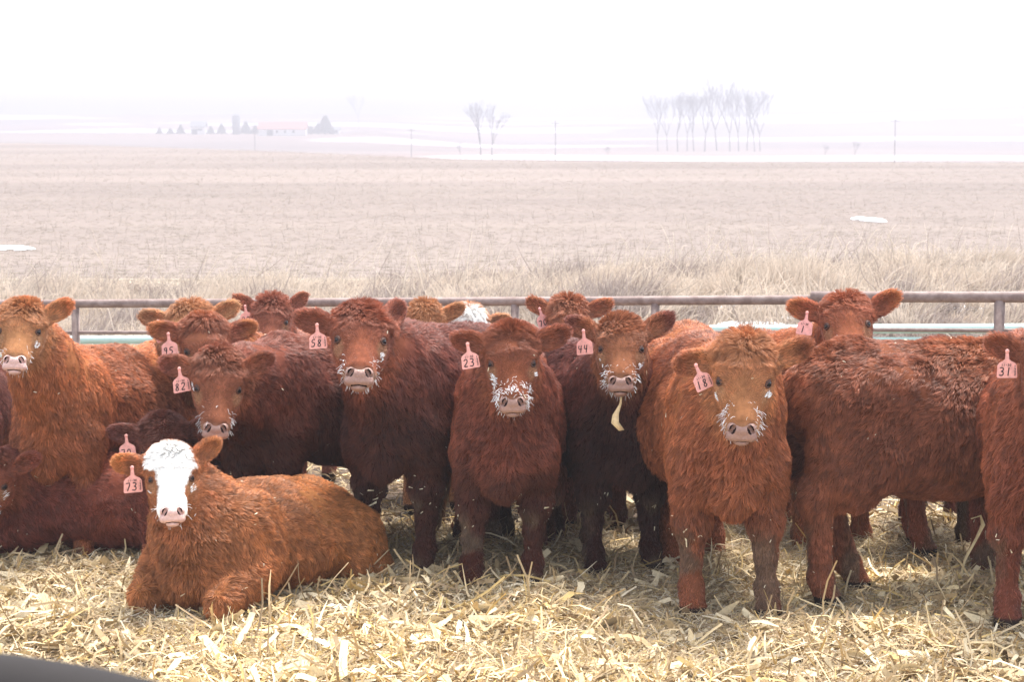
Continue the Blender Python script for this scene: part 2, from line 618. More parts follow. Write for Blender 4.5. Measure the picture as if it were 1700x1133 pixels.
def empty(name, loc=(0, 0, 0)):
    o = bpy.data.objects.new(name, None)
    o.location = tuple(loc)
    COL.objects.link(o)
    return o


# ------------------------------------------------------------------ fence
def fence_line(px):
    return 15.3 - 2.4 * (px / 1700.0)


def pipe_fence(x0, x1, yl, yr, r, posts, label):
    root = empty('pipe_fence')
    tag(root, label, 'fence', 'rusty pipe fence sections behind the herd')
    xs = np.linspace(x0, x1, 9)
    P = np.array([at(x, yl + (yr - yl) * (x - x0) / (x1 - x0), fence_line(x)) for x in xs])
    base = P[0].copy(); base[2] = gz(base[0], base[1])
    root.location = tuple(base)
    m = MB(); m.tube(P - base, r, 16); m.build('top_rail', M['pipe'], root)
    P2 = P.copy(); P2[:, 2] -= .215
    m = MB(); m.tube(P2 - base, .013, 8); m.build('cable', M['pipe'], root)
    for px in posts:
        p = at(px, yl + (yr - yl) * (px - x0) / (x1 - x0), fence_line(px))
        g = float(gz(p[0], p[1]))
        m = MB(); m.tube(np.array([[p[0], p[1], g - .1], [p[0], p[1], p[2] - r * .6]]) - base, r * .95, 14)
        m.build('post', M['pipe'], root)


pipe_fence(-500, 1352, 508, 498, .031, (125, 490, 855, 1088, 1338), 'rusty brown pipe fence running from the left edge to the step in its rail')
pipe_fence(1347, 2200, 493, 494, .036, (1366, 1660, 1960), 'thicker rusty pipe fence section at the right, rail set slightly higher')


def mint_panel(x0, x1, y0, y1, rows, label):
    root = empty('cattle_panel')
    tag(root, label, 'cattle panel', 'mint green panels behind the fence')
    b = at(x0, y0, 16.6 - 1.2 * x0 / 1700)
    root.location = tuple(b)
    for (dy, r) in rows:
        xs = np.linspace(x0, x1, 6)
        P = np.array([at(x, y0 + (y1 - y0) * (x - x0) / (x1 - x0) + dy, 16.6 - 1.2 * x / 1700) for x in xs]) - b
        m = MB(); m.tube(P, r, 12); m.build('bar', M['mint'], root)
    for x in np.linspace(x0, x1, 4):
        p = at(x, y0 + (y1 - y0) * (x - x0) / (x1 - x0), 16.6 - 1.2 * x / 1700)
        m = MB(); m.tube(np.array([[p[0], p[1] + .04, float(gz(p[0], p[1])) - .05], [p[0], p[1] + .04, p[2] + .02]]) - b, .03, 12)
        m.build('upright', M['mint'], root)


mint_panel(-300, 700, 567, 562, ((0, .033), (15, .02), (27, .013), (45, .013), (60, .013), (75, .02)), 'mint green tube panel showing between the tan cattle at left')
mint_panel(1150, 2000, 548, 544, ((0, .036), (18, .02), (34, .014), (50, .014), (66, .02)), 'mint green tube panel showing above the backs at right')


# ------------------------------------------------------------------ foreground rail (out of focus)
def near_rail():
    d0 = 1.9
    pts = []
    for px, py in ((-420, 1068), (-200, 1072), (0, 1088), (130, 1108), (260, 1139), (420, 1190), (700, 1300)):
        pts.append(at(px, py, d0))
    pts = np.array(pts)
    r = .055
    pts[:, 2] -= r
    # smooth path
    t = np.linspace(0, len(pts) - 1, 30)
    P = np.stack([np.interp(t, range(len(pts)), pts[:, i]) for i in range(3)], 1)
    P[1:-1] = (P[:-2] + P[1:-1] * 2 + P[2:]) / 4
    root = empty('metal_rail', P[0])
    tag(root, 'smooth dark grey metal rail crossing the lower left corner, out of focus', 'rail')
    m = MB(); m.tube(P - P[0], r, 32); m.build('bar', M['rail'], root)
    for i in (4, 27):
        p = P[i]
        m = MB(); m.tube(np.array([[p[0], p[1], 0], [p[0], p[1], p[2] - r * .5]]) - P[0], .03, 16); m.build('post', M['rail'], root)


near_rail()


# ------------------------------------------------------------------ far farm, trees, poles
def bare_tree_mesh(seed, h=15, spread=.42, trunkh=.36, depth=7):
    r = random.Random(seed)
    tr, cr = MB(), MB()

    def grow(p, d, L, rad, lev):
        n = 3
        pts = [p]
        q, dd = p, d
        for i in range(n):
            dd = (dd + Vector((r.uniform(-1, 1), r.uniform(-1, 1), r.uniform(-.2, .5))) * .07).normalized()
            q = q + dd * L / n
            pts.append(q)
        rs = np.linspace(rad, rad * .66, n + 1)
        (tr if lev == 0 else cr).add(*tube([tuple(a) for a in pts], rs, 5 if lev < 2 else 3, caps=lev == 0))
        if lev >= depth:
            return
        k = 3 if lev < 2 else r.choice((2, 2, 3))
        for i in range(k):
            az = r.uniform(0, 6.28)
            sp = spread * r.uniform(.5, 1.3)
            nd = (dd + Vector((math.cos(az), math.sin(az), .25)) * sp + Vector((0, 0, .12))).normalized()
            a = r.uniform(.45, 1.0) if i else 1.0
            start = pts[-1] if i < 2 or lev == 0 else pts[2]
            grow(start, nd, L * r.uniform(.62, .82), rad * .70 * (.7 + .3 * a), lev + 1)
    grow(Vector((0, 0, 0)), Vector((r.uniform(-.08, .08), 0, 1)).normalized(), h * trunkh, h * .015, 0)
    return tr, cr


def place_tree(px, base_y, d, h, seed, label, group, cache={}, lean=0):
    key = (seed,)
    p = at(px, base_y, d)
    p[2] = gz(p[0], p[1]) - .1
    root = empty('bare_tree', p)
    root.scale = (h / 15,) * 3
    root.rotation_euler = (0, lean, seed * 1.3 + px)
    if key not in cache:
        tr, cr = bare_tree_mesh(seed)
        a = tr.build('trunk', M['bark'], root)
        b = cr.build('crown', M['bark'], root)
        cache[key] = (a, b)
    else:
        for s in cache[key]:
            c = s.copy()
            COL.objects.link(c)
            c.parent = root
    tag(root, label, 'tree', group)
    return root


GROVE = 'bare cottonwoods in the hazy grove'
grove = [(1092, 13, 'leftmost tree of the hazy bare grove'), (1108, 12, 'second bare tree from the left in the hazy grove'),
         (1125, 14, 'third bare tree from the left in the hazy grove'), (1141, 13.5, 'fourth bare tree from the left in the hazy grove'),
         (1152, 14, 'fifth bare tree from the left in the hazy grove'), (1170, 14.5, 'sixth bare tree from the left, just left of the tallest in the grove'),
         (1190, 16.5, 'tallest thick-trunked bare tree in the middle of the grove'), (1212, 14, 'bare tree just right of the tallest in the grove'),
         (1226, 14.5, 'fourth bare tree from the right in the hazy grove'), (1240, 14, 'third bare tree from the right in the hazy grove'),
         (1253, 13.5, 'second bare tree from the right in the hazy grove'), (1262, 13, 'rightmost tree of the hazy bare grove')]
for i, (px, h, lb) in enumerate(grove):
    place_tree(px, 247, 575 + 12 * math.sin(i * 2.3), h, 110 + i, lb, GROVE)
place_tree(799, 262, 440, 10.5, 101, 'lone bare forked tree standing left of the grove', None)
place_tree(817, 262, 446, 9.5, 103, 'slim bare tree just right of the lone forked tree', None)
place_tree(596, 232, 900, 12, 102, 'faint bare tree right of the red roofed barn', None)
for i, (px, y, h) in enumerate(((765, 262, 3.2), (1008, 264, 2.6), (1420, 250, 3.5), (1370, 250, 2.8))):
    t = place_tree(px, y, 450, h, 104, ('small bare bush left of the lone forked tree', 'small bare bush between the lone tree and the grove',
                                  'small bare bush right of the grove, taller one', 'small bare bush right of the grove, shorter one')[i], 'small bare bushes in the valley')


def pole(px, ytop, ybase, d, label):
    b = at(px, ybase, d)
    b[2] = gz(b[0], b[1])
    top = at(px, ytop, d)
    root = empty('utility_pole', b)
    tag(root, label, 'utility pole', 'utility poles in the valley')
    m = MB(); m.tube([[0, 0, -.2], [0, 0, top[2] - b[2]]], [.09, .07], 8); m.build('shaft', M['bark'], root)
    m = MB(); m.box((0, 0, top[2] - b[2] - .5), (.9, .05, .05)); m.build('crossarm', M['bark'], root)


pole(683, 212, 262, 450, 'utility pole at the left, near the lone forked tree')
pole(922, 200, 266, 400, 'utility pole between the lone tree and the grove')
pole(1485, 196, 270, 380, 'utility pole at the right of the grove')
pole(423, 205, 250, 520, 'utility pole in front of the red roofed barn')


def gable(m, cx, cy, z0, lx, ly, h, rh):
    """ridge along x"""
    v = np.array([[-lx, -ly, 0], [lx, -ly, 0], [lx, ly, 0], [-lx, ly, 0], [-lx, -ly, h], [lx, -ly, h], [lx, ly, h], [-lx, ly, h],
                  [-lx, 0, h + rh], [lx, 0, h + rh]], float) + [cx, cy, z0]
    m.add(v, [[0, 1, 5, 4], [2, 3, 7, 6], [1, 2, 6, 5], [3, 0, 4, 7]], [[4, 8, 7], [5, 6, 9]])


def roof(m, cx, cy, z0, lx, ly, h, rh, o=.4, th=.2):
    lx += o
    e = rh / ly * o
    lyo = ly + o
    for s in (-1, 1):
        a = np.array([[-lx, s * lyo, h - e], [lx, s * lyo, h - e], [lx, 0, h + rh], [-lx, 0, h + rh]], float)
        v = np.concatenate([a + [0, 0, .02], a + [0, 0, th]]) + [cx, cy, z0]
        m.add(v, [[0, 3, 2, 1], [4, 5, 6, 7], [0, 1, 5, 4], [1, 2, 6, 5], [2, 3, 7, 6], [3, 0, 4, 7]])


def house(name, px, py, d, lx, ly, h, rh, wm, rm, label, cat, ndoor=1, nwin=3):
    p = at(px, py, d)
    p[2] = gz(p[0], p[1]) - .2
    root = empty(name, p)
    tag(root, label, cat)
    m = MB(); gable(m, 0, 0, 0, lx, ly, h, rh); m.build('wall', wm, root, False)
    m = MB(); roof(m, 0, 0, 0, lx, ly, h, rh); m.build('roof', rm, root, False)
    for k in range(ndoor):
        m = MB(); m.box((-lx * .5 + k * lx, -ly - .05, 1.0), (1.0, .06, 1.0)); m.build('door', M['dark'], root, False)
    for k in range(nwin):
        m = MB(); m.box((-lx * .2 + k * lx * .35, -ly - .05, h * .6), (.35, .05, .4)); m.build('window', M['dark'], root, False)


FD = 690
house('barn', 470, 222, FD, 7.8, 4, 2.4, 2.1, M['white_wall'], M['red_roof'], 'long white barn with a faded red roof on the hazy farm', 'barn')
house('farmhouse', 330, 221, FD + 20, 2.3,2.3,3.0,1.5, M['white_wall'], M['grey_roof'], 'small white farmhouse left of the silo in the haze', 'house')
house('shed', 555, 216, FD + 30, 1.8, 1.7, 1.6, .9, M['white_wall'], M['grey_roof'], 'small white shed right of the hazy red roofed barn', 'shed')
p = at(392, 221, FD + 15); p[2] = gz(p[0], p[1])
sl = empty('silo', p); tag(sl, 'tall blue grey silo standing left of the red roofed barn', 'silo')
m = MB(); m.tube([[0, 0, -.3], [0, 0, 6.1]], 1.35, 24); m.build('wall', M['silo'], sl)
m = MB(); m.tube([[0, 0, 6.05], [0, 0, 6.5], [0, 0, 6.9], [0, 0, 7.1]], [1.4, 1.1, .6, .1], 24); m.build('roof', M['grey_roof'], sl)


def conifer(px, py, d, h, label, seed, cache={}):
    p = at(px, py, d)
    p[2] = gz(p[0], p[1])
    root = empty('conifer', p)
    root.scale = (h / 8 * (1.8 + .5 * math.sin(seed * 5)), h / 8 * 1.9, h / 8 * (.85 + .2 * math.sin(seed * 3)))
    root.rotation_euler = (0, 0, seed)
    tag(root, label, 'tree', 'windbreak trees round the farm')
    if 'c' not in cache:
        m = MB(); m.tube([[0, 0, -.2], [0, 0, 7.8]], [.22, .03], 7)
        a = m.build('trunk', M['bark'], root)
        rr = np.random.default_rng(3)
        n = 2600
        z = .6 + 7.4 * rr.random(n) ** 1.2
        rad = (8.1 - z) / 8 * 2.4 * (rr.random(n) ** .5)
        az = rr.uniform(0, 6.28, n)
        v, f, c = strips(n, rad * np.cos(az), rad * np.sin(az), np.full(n, .75), np.full(n, .2), az, rr.normal(-.3, .3, n), rr.normal(0, .2, n), z, np.ones((n, 3)), rr, seg=2)
        b = new_mesh('crown', v, f, M['conifer'], root, smooth=False)
        cache['c'] = (a, b)
    else:
        for s in cache['c']:
            c = s.copy()
            COL.objects.link(c)
            c.parent = root


con = [(265, 4, 'leftmost low dark windbreak tree of the hazy farm'), (283, 4.5, 'second windbreak tree from the left, beside the farmhouse'),
       (300, 7, 'taller windbreak tree just left of the farmhouse'), (350, 4.5, 'low windbreak tree right of the farmhouse'),
       (368, 5, 'low windbreak tree just left of the silo'), (408, 7, 'windbreak tree just right of the silo'),
       (424, 6, 'windbreak tree between silo and barn'), (516, 6, 'dark tree at the right end of the barn'),
       (528, 6.5, 'dark tree behind the small shed'), (540, 9, 'tallest pointed tree right of the barn')]
for i, (px, h, lb) in enumerate(con):
    conifer(px, 222, FD + 25, h * .68, lb, i * 1.7)


# ------------------------------------------------------------------ single husks and stalks
def husk(px, py, d, L, W, az, tilt, col, label, seed, bend=.25, name='corn_husk', z=None, cat='husk', seg=10):
    p = at(px, py, d)
    if z is not None:
        p[2] = gz(p[0], p[1]) + z
    r2 = np.random.default_rng(seed)
    v, f, c = strips(1, np.zeros(1), np.zeros(1), np.array([L]), np.array([W]), np.array([az]), np.array([tilt]), np.array([bend]), np.zeros(1), np.array([col]), r2, seg=seg, fold=.5)
    # give the leaf a second layer so that it has thickness
    v2 = v + np.array([0.0, 0.0015, -.002])
    n = len(v)
    b = f[:, ::-1] + n
    o = new_mesh(name, np.concatenate([v, v2]), np.concatenate([f, b]), M['straw'], cols=np.concatenate([c, c * .9]))
    o.location = tuple(p)
    tag(o, label, cat)
    return o


husk(768, 988, 8.75, .17, .035, 2.0, 1.0, (.78, .68, .48), 'pale pointed corn husk propped up beside the hoof of calf 23', 3, z=.07)
husk(530, 1108, 7.8, .16, .03, 2.4, .1, (.85, .8, .68), 'white corn husk lying flat on the bedding near the bottom edge', 4, z=.09)
husk(560, 1000, 8.45, .13, .035, 2.6, .2, (.85, .78, .62), 'cream curled husk right of the lying white-faced calf', 5, z=.08)
husk(1248, 1020, 8.3, .09, .035, 1.7, .9, (.85, .74, .52), 'short pale husk standing against the front hoof of calf 18', 6, z=.06)
husk(335, 1003, 8.4, .1, .022, 1.9, 1.1, (.72, .56, .36), 'tan stalk stub standing before the lying white-faced calf', 7, z=.06)
husk(1005, 1050, 8.15, .17, .07, .4, .35, (.5, .4, .27), 'wide brown crumpled husk in front of calves 44 and 18', 8, z=.08)


def stalk(pts, rad, col_m, name, label, cat):
    p0 = pts[0]
    m = MB(); m.tube(np.array(pts) - p0, rad, 8)
    o = m.build(name, col_m, None)
    o.location = tuple(p0)
    tag(o, label, cat)
    return o


M['stalk'] = mat('stalk_pale', (.62, .5, .3), .7, nscale=30, namp=.25)
stalk([at(1588, 985, 8.9), at(1602, 930, 8.9), at(1622, 893, 8.88), at(1632, 872, 8.87), at(1628, 857, 8.86), at(1612, 862, 8.85)], [.006, .006, .007, .01, .004, .003],
      M['stalk'], 'corn_stalk', 'long bent corn stalk standing upright beside the leg of calf 31', 'stalk')


# ------------------------------------------------------------------ signed distance field sculpting
class Field:
    def __init__(s, lo, hi, vox):
        s.lo = np.asarray(lo, float)
        s.vox = vox
        s.n = np.ceil((np.asarray(hi) - s.lo) / vox).astype(int) + 1
        s.a = np.full(tuple(s.n), .5, dtype=np.float32)

    def _win(s, lo, hi, pad):
        i0 = np.clip(np.floor((np.asarray(lo) - pad - s.lo) / s.vox).astype(int), 0, s.n)
        i1 = np.clip(np.ceil((np.asarray(hi) + pad - s.lo) / s.vox).astype(int) + 1, 0, s.n)
        if np.any(i1 <= i0):
            return None, None
        ax = [s.lo[k] + np.arange(i0[k], i1[k]) * s.vox for k in range(3)]
        P = np.stack(np.meshgrid(*ax, indexing='ij'), -1).astype(np.float32)
        return tuple(slice(i0[k], i1[k]) for k in range(3)), P

    def _merge(s, w, d, k, sub=False):
        a = s.a[w]
        if sub:
            d = -d
            h = np.maximum(k - np.abs(a - d), 0) / k
            s.a[w] = np.maximum(a, d) + h * h * k * .25
        else:
            h = np.maximum(k - np.abs(a - d), 0) / k
            s.a[w] = np.minimum(a, d) - h * h * k * .25

    def cone(s, p, q, r1, r2, k=.05, sub=False, sy=None):
        """tapered capsule; sy = (axis, factor) squeezes it along an axis"""
        p = np.asarray(p, float); q = np.asarray(q, float)
        rm = max(r1, r2)
        lo = np.minimum(p, q) - rm * 1.3; hi = np.maximum(p, q) + rm * 1.3
        w, P = s._win(lo, hi, k + 3 * s.vox)
        if w is None:
            return
        if sy is not None:
            ax, fac = sy
            ax = norm(np.asarray(ax, float))
            c = (p + q) / 2
            off = (P - c) @ ax.astype(np.float32)
            P = P + (off * (1 / fac - 1))[..., None] * ax.astype(np.float32)
        ba = q - p
        t = np.clip(((P - p) @ ba) / max(ba @ ba, 1e-9), 0, 1)
        d = np.linalg.norm(P - p - t[..., None] * ba, axis=-1) - (r1 + (r2 - r1) * t)
        s._merge(w, d.astype(np.float32), k, sub)

    def ell(s, c, r, rot=None, k=.05, sub=False):
        c = np.asarray(c, float); r = np.asarray(r, float)
        rm = r.max()
        if rot is None:
            lo, hi = c - r, c + r
        else:
            e = np.abs(rot) @ r
            lo, hi = c - e, c + e
        w, P = s._win(lo, hi, k + 3 * s.vox)
        if w is None:
            return
        q = P - c
        if rot is not None:
            q = q @ rot          # columns of rot are the ellipsoid axes
        k0 = np.linalg.norm(q / r, axis=-1)
        k1 = np.linalg.norm(q / (r * r), axis=-1)
        d = k0 * (k0 - 1) / np.maximum(k1, 1e-6)
        s._merge(w, d.astype(np.float32), k, sub)

    def mesh(s):
        g = vdb.FloatGrid()
        g.background = .5
        g.copyFromArray(s.a)
        pts, tri, quad = g.convertToPolygons(isovalue=0.0, adaptivity=0.0)
        pts = pts * s.vox + s.lo
        if len(tri) == 0:
            tri = np.zeros((0, 3), int)
        return pts.astype(float), tri.astype(int), quad.astype(int)


def orient(pts, tri, quad):
    a, b, c, d = (pts[quad[:, i]] for i in range(4))
    vol = np.einsum('ij,ij->i', a, np.cross(b, c)).sum() + np.einsum('ij,ij->i', a, np.cross(c, d)).sum()
    if vol < 0:
        quad = quad[:, ::-1].copy()
        tri = tri[:, ::-1].copy() if len(tri) else tri
    return pts, tri, quad


def vnormals(pts, quad, tri):
    N = np.zeros_like(pts)
    fn = np.cross(pts[quad[:, 2]] - pts[quad[:, 0]], pts[quad[:, 3]] - pts[quad[:, 1]])
    for i in range(4):
        for k in range(3):
            N[:, k] += np.bincount(quad[:, i], fn[:, k], len(pts))
    return norm(N)


def smooth_mesh(pts, quad, it=2):
    e = np.concatenate([quad[:, [0, 1]], quad[:, [1, 2]], quad[:, [2, 3]], quad[:, [3, 0]]])
    e = np.concatenate([e, e[:, ::-1]])
    deg = np.bincount(e[:, 0], minlength=len(pts)).astype(float)
    for _ in range(it):
        m = np.stack([np.bincount(e[:, 0], pts[e[:, 1], k], len(pts)) for k in range(3)], 1) / np.maximum(deg, 1)[:, None]
        pts = np.where((deg > 0)[:, None], pts * .5 + m * .5, pts)
    return pts


# ------------------------------------------------------------------ shared parts: nose, eye
def nose_mesh():
    # modelled facing +x, then tilted up so that the pad lies across the blunt end of the muzzle
    f = Field((-.1, -.11, -.13), (.1, .11, .09), .0033)
    f.ell((0, 0, .0), (.030, .052, .036), k=.01)
    for s in (-1, 1):
        f.ell((-.008, s * .040, .008), (.032, .030, .032), k=.02)       # rims of the nostrils
        f.ell((-.012, s * .045, -.035), (.034, .03, .022), k=.025)       # upper lip
    f.ell((-.002, 0, -.036), (.028, .05, .017), k=.02)
    f.ell((-.02, 0, -.064), (.034, .038, .017), k=.005)                 # lower lip and chin
    for s in (-1, 1):
        c_, s_ = math.cos(s * .55), math.sin(s * .55)
        rot = np.array([[1, 0, 0], [0, c_, -s_], [0, s_, c_]])
        f.ell((.030, s * .041, .013), (.030, .0115, .021), rot=rot, k=.008, sub=True)
        f.ell((.022, s * .054, -.004), (.024, .012, .006), k=.008, sub=True)
    for s in (-1, 1):
        f.cone((.032, 0, -.051), (.028, s * .055, -.056), .004, .004, k=.006, sub=True)   # mouth line
    f.cone((.034, 0, -.04), (.036, 0, -.015), .004, .002, k=.008, sub=True)
    pts, tri, quad = orient(*f.mesh())
    pts = smooth_mesh(pts, quad, 1)
    ins = np.zeros(len(quad), int)
    fc = pts[quad].mean(1)
    for s in (-1, 1):
        ins[np.linalg.norm((fc - [.020, s * .042, .011]) / [.0125, .017, .024], axis=1) < 1] = 1
    ins[(np.abs(fc[:, 2] + .051 + .09 * np.abs(fc[:, 1])) < .0028) & (fc[:, 0] > -.02) & (np.abs(fc[:, 1]) < .04)] = 1
    a = R(40)
    Rm = np.array([[math.cos(a), 0, -math.sin(a)], [0, 1, 0], [math.sin(a), 0, math.cos(a)]])
    return (pts * [.95, .80, .80]) @ Rm.T + [.214, 0, -.056], tri, quad, ins


NP, NTR, NQ, NINS = nose_mesh()


def uv_sphere(r, nu=20, nv=12):
    u = np.arange(nu) / nu * 2 * np.pi
    v = np.linspace(0.02, np.pi - .02, nv)
    U, V = np.meshgrid(u, v)
    P = np.stack([np.sin(V) * np.cos(U), np.sin(V) * np.sin(U), np.cos(V)], -1).reshape(-1, 3) * r
    i = np.arange(nu * nv).reshape(nv, nu)
    j = np.roll(i, -1, 1)
    q = np.stack([i[:-1], i[1:], j[1:], j[:-1]], -1).reshape(-1, 4)
    return P, q


EYE_MESH = LID_MESH = NOSE_MESH = {}


# ------------------------------------------------------------------ the cow
class Cow:
    pass


def rotm(pitch, yaw, roll):
    """columns: head X (towards muzzle), Y (left), Z (forehead normal), in a frame where x is 'facing', y left, z up"""
    cp, sp = math.cos(pitch), math.sin(pitch)
    Rp = np.array([[cp, 0, sp], [0, 1, 0], [-sp, 0, cp]])
    cr, sr = math.cos(roll), math.sin(roll)
    Rr = np.array([[1, 0, 0], [0, cr, -sr], [0, sr, cr]])
    cy, sy = math.cos(yaw), math.sin(yaw)
    Ry = np.array([[cy, -sy, 0], [sy, cy, 0], [0, 0, 1]])
    return Ry @ Rr @ Rp


def head_blend(f, hp, HR, earL, earR, facing, hs):
    """hp origin, HR head axes (body frame), ears up-angles, all sizes times hs"""
    def T(x, y, z):
        return hp + HR @ (np.array([x, y, z]) * hs)
    f.ell(T(-.04, 0, -.055), np.array([.13, .108, .10]) * hs, HR, k=.03)
    f.ell(T(-.125, 0, -.035), np.array([.06, .08, .065]) * hs, HR, k=.05)
    for s in (-1, 1):
        f.ell(T(-.03, s * .07, -.022), np.array([.045, .038, .028]) * hs, HR, k=.03)
        f.ell(T(-.02, s * .058, -.105), np.array([.11, .048, .075]) * hs, HR, k=.04)
        f.ell(T(.1, s * .035, -.085), np.array([.08, .035, .045]) * hs, HR, k=.04)
    f.cone(T(0, 0, -.05), T(.17, 0, -.058), .07 * hs, .05 * hs, k=.03)
    f.ell(T(.183, 0, -.074), np.array([.055, .066, .048]) * hs, HR, k=.03)
    f.cone(T(-.03, 0, -.14), T(.165, 0, -.112), .06 * hs, .036 * hs, k=.04)
    for s in (-1, 1):
        f.ell(T(.018, s * .108, -.03), np.array([.026, .018, .022]) * hs, HR, k=.014, sub=True)
    a = R(40)
    Rm = np.array([[math.cos(a), 0, -math.sin(a)], [0, 1, 0], [math.sin(a), 0, math.cos(a)]])
    for s in (-1, 1):
        c_ = np.array([.012, s * .034, .010]) @ Rm.T + [.214, 0, -.056]
        f.ell(T(*c_), np.array([.034, .014, .020]) * hs, HR @ Rm, k=.006, sub=True)
    # ears
    info = []
    for s, ang, depth in ((-1, earL[0], earL[1]), (1, earR[0], earR[1])):
        lat = HR[:, 1] * s
        up = facing['up']
        fw = facing['fw']
        base = T(-.095, s * .088, -.04)
        d = norm(lat * math.cos(ang) * depth + up * math.sin(ang) - fw * (.12 + (1 - depth) * .8))
        nn = norm(fw * .92 - up * .12 + lat * .25)
        nn = norm(nn - d * (nn @ d))
        wv = np.cross(nn, d)
        rot = np.stack([d, wv, nn], 1)
        f.cone(base - d * .02, base + d * .07 * hs, .034 * hs, .036 * hs, k=.03)
        f.ell(base + d * .105 * hs, np.array([.088, .050, .036]) * hs, rot, k=.02)
        f.ell(base + d * .100 * hs + nn * .036 * hs, np.array([.076, .040, .046]) * hs, rot, k=.010, sub=True)
        info.append((base, d, nn, wv))
    return info


def build_cow(name, spec):
    """returns the cow object; spec in photo pixels and metres"""
    S = dict(size=1.0, yaw=0, root=(0, 9), head=(0, 0, 9), pitch=45, hyaw=0, roll=0, earL=(15, 1), earR=(28, 1), lying=False,
             color=(.28, .085, .035), face=None, vox=.0105, hairs=52000, tag=None, flecks=40, frost=.5, zoff=0, white=None,
             side=1, mirror=False, pink=False, hair=1.0, legs=None, hroot=None, hlen=None)
    S.update(spec)
    hr = random.Random(S['seed'])
    S.setdefault('hsize', hr.uniform(.95, 1.04))
    S.setdefault('fringe', hr.uniform(.5, 1.8))
    if S['head'][2] > 9.5:
        S['hyaw'] += hr.uniform(-8, 8)
    S['earR'] = (S['earR'][0] + hr.uniform(-4, 4), S['earR'][1])
    S['earL'] = (S['earL'][0] + hr.uniform(-4, 4), S['earL'][1])
    sz = S['size']
    rx, ry = S['root']
    g0 = at(rx, 700, ry)
    X0, Y0 = g0[0], ry
    Z0 = float(gz(X0, Y0)) + S['zoff'] + .03
    psi = R(S['yaw'])
    fwd = np.array([math.sin(psi), -math.cos(psi), 0])
    lft = np.array([math.cos(psi), math.sin(psi), 0])
    rump = np.array([X0, Y0, 0]) - fwd * 1.15 * sz
    tl = (float(gz(X0, Y0)) - float(gz(rump[0], rump[1]))) / (1.15 * sz) + S.get('tilt', .02)
    fwd = norm(fwd + np.array([0, 0, tl]))
    B = np.stack([fwd, lft, np.cross(fwd, lft)], 1)          # body axes in world
    O = np.array([X0, Y0, Z0])
    hw = at(*S['head'])                             # head origin (between the eyes) in world
    hl = (B.T @ (hw - O)) / sz
    # head frame: facing the camera by default
    tocam = -hw / np.linalg.norm(hw[:2]); tocam[2] = 0; tocam = norm(tocam)
    fl = B.T @ tocam
    fa = math.atan2(fl[1], fl[0]) + R(S['hyaw'])
    HR = rotm(R(S['pitch']), fa, R(S['roll']))
    facing = dict(up=rotm(0, fa, R(S['roll']))[:, 2], fw=rotm(0, fa, 0)[:, 0])
    hs = S.get('hsize', 1.0)
    ly = S['lying']
    xs = [-1.5, .45]
    lo = np.array([min(-1.5, hl[0] - .4), min(-.42, hl[1] - .38), -.06])
    hi = np.array([max(.35, hl[0] + .4), max(.42, hl[1] + .38), max(1.28, hl[2] + .35) if not ly else max(.75, hl[2] + .35)])
    f = Field(lo, hi, S['vox'] / sz)

    def Hh(x, y, z):
        return hl + HR @ (np.array([x, y, z]) * hs)
    poll, thr = Hh(-.13, 0, -.08), Hh(-.07, 0, -.15)
    if not ly:
        f.ell((-.45, 0, 0.760), (.58, .25, .28), k=.08)
        f.ell((-.64, 0, 0.690), (.44, .27, .25), k=.1)
        f.ell((.0, 0, 0.720), (.22, .155, .27), k=.08)
        f.cone((-.02, 0, 0.990), (-1.05, 0, 0.980), .085, .1, k=.12)
        f.ell((-1.06, 0, 0.850), (.26, .22, .22), k=.1)
        f.ell((-.82, 0, .775), (.3, .225, .25), k=.1)
        for s in (-1, 1):
            f.ell((-.03, s * .155, 0.760), (.17, .075, .25), k=.045)
            f.ell((.07, s * .150, 0.600), (.085, .075, .14), k=.04)
            f.ell((-1.07, s * .150, 0.680), (.2, .095, .27), k=.05)
            f.ell((-.95, s * .15, 0.925), (.12, .07, .07), k=.1)
        f.ell((.15, 0, 0.560), (.09, .075, .14), k=.06)
        LG = S['legs'] or {}
        for i, (x, s) in enumerate(((0, -1), (0, 1))):
            dx, dy = LG.get(i, (0, 0))
            y = s * .145
            f.cone((.02, y, .62), (.015 + dx * .4, y + dy * .4, .41), .100, .066, k=.045)
            f.ell((.02 + dx * .5, y + dy * .5, .375), (.066, .064, .070), k=.035)
            f.cone((.01 + dx * .5, y + dy * .5, .35), (.0 + dx * .9, y + dy * .9, .14), .049, .042, k=.03)
            f.ell((.0 + dx * .9, y + dy * .9, .12), (.055, .053, .046), k=.03)
            f.cone((.01 + dx, y + dy, .1), (.035 + dx, y + dy, .03), .046, .056, k=.025)
        for i, s in ((2, -1), (3, 1)):
            dx, dy = LG.get(i, (0, 0))
            y = s * .14
            f.cone((-1.0, y * 1.15, .64), (-1.17 + dx * .4, y + dy * .4, .50), .14, .08, k=.06)
            f.ell((-1.2 + dx * .5, y + dy * .5, .46), (.068, .056, .08), k=.04)
            f.cone((-1.19 + dx * .5, y + dy * .5, .44), (-1.15 + dx * .9, y + dy * .9, .15), .054, .045, k=.035)
            f.ell((-1.145 + dx * .9, y + dy * .9, .12), (.056, .052, .046), k=.03)
            f.cone((-1.14 + dx, y + dy, .1), (-1.11 + dx, y + dy, .03), .046, .056, k=.025)
        f.cone((-1.24, 0, .99), (-1.345, 0, .90), .035, .03, k=.05)
        f.cone((-1.345, 0, .90), (-1.375, 0, .5), .028, .022, k=.02)
        f.ell((-1.37, 0, .43), (.035, .035, .11), k=.04)
        w1, w2, br = np.array([-.02, 0, .90]), np.array([.06, 0, .68]), np.array([.15, 0, .55])
    else:
        f.ell((-.42, 0, .27), (.58, .32, .25), k=.08)
        f.ell((-.56, .02, .22), (.46, .36, .21), k=.1)
        f.ell((.02, 0, .29), (.26, .23, .27), k=.1)
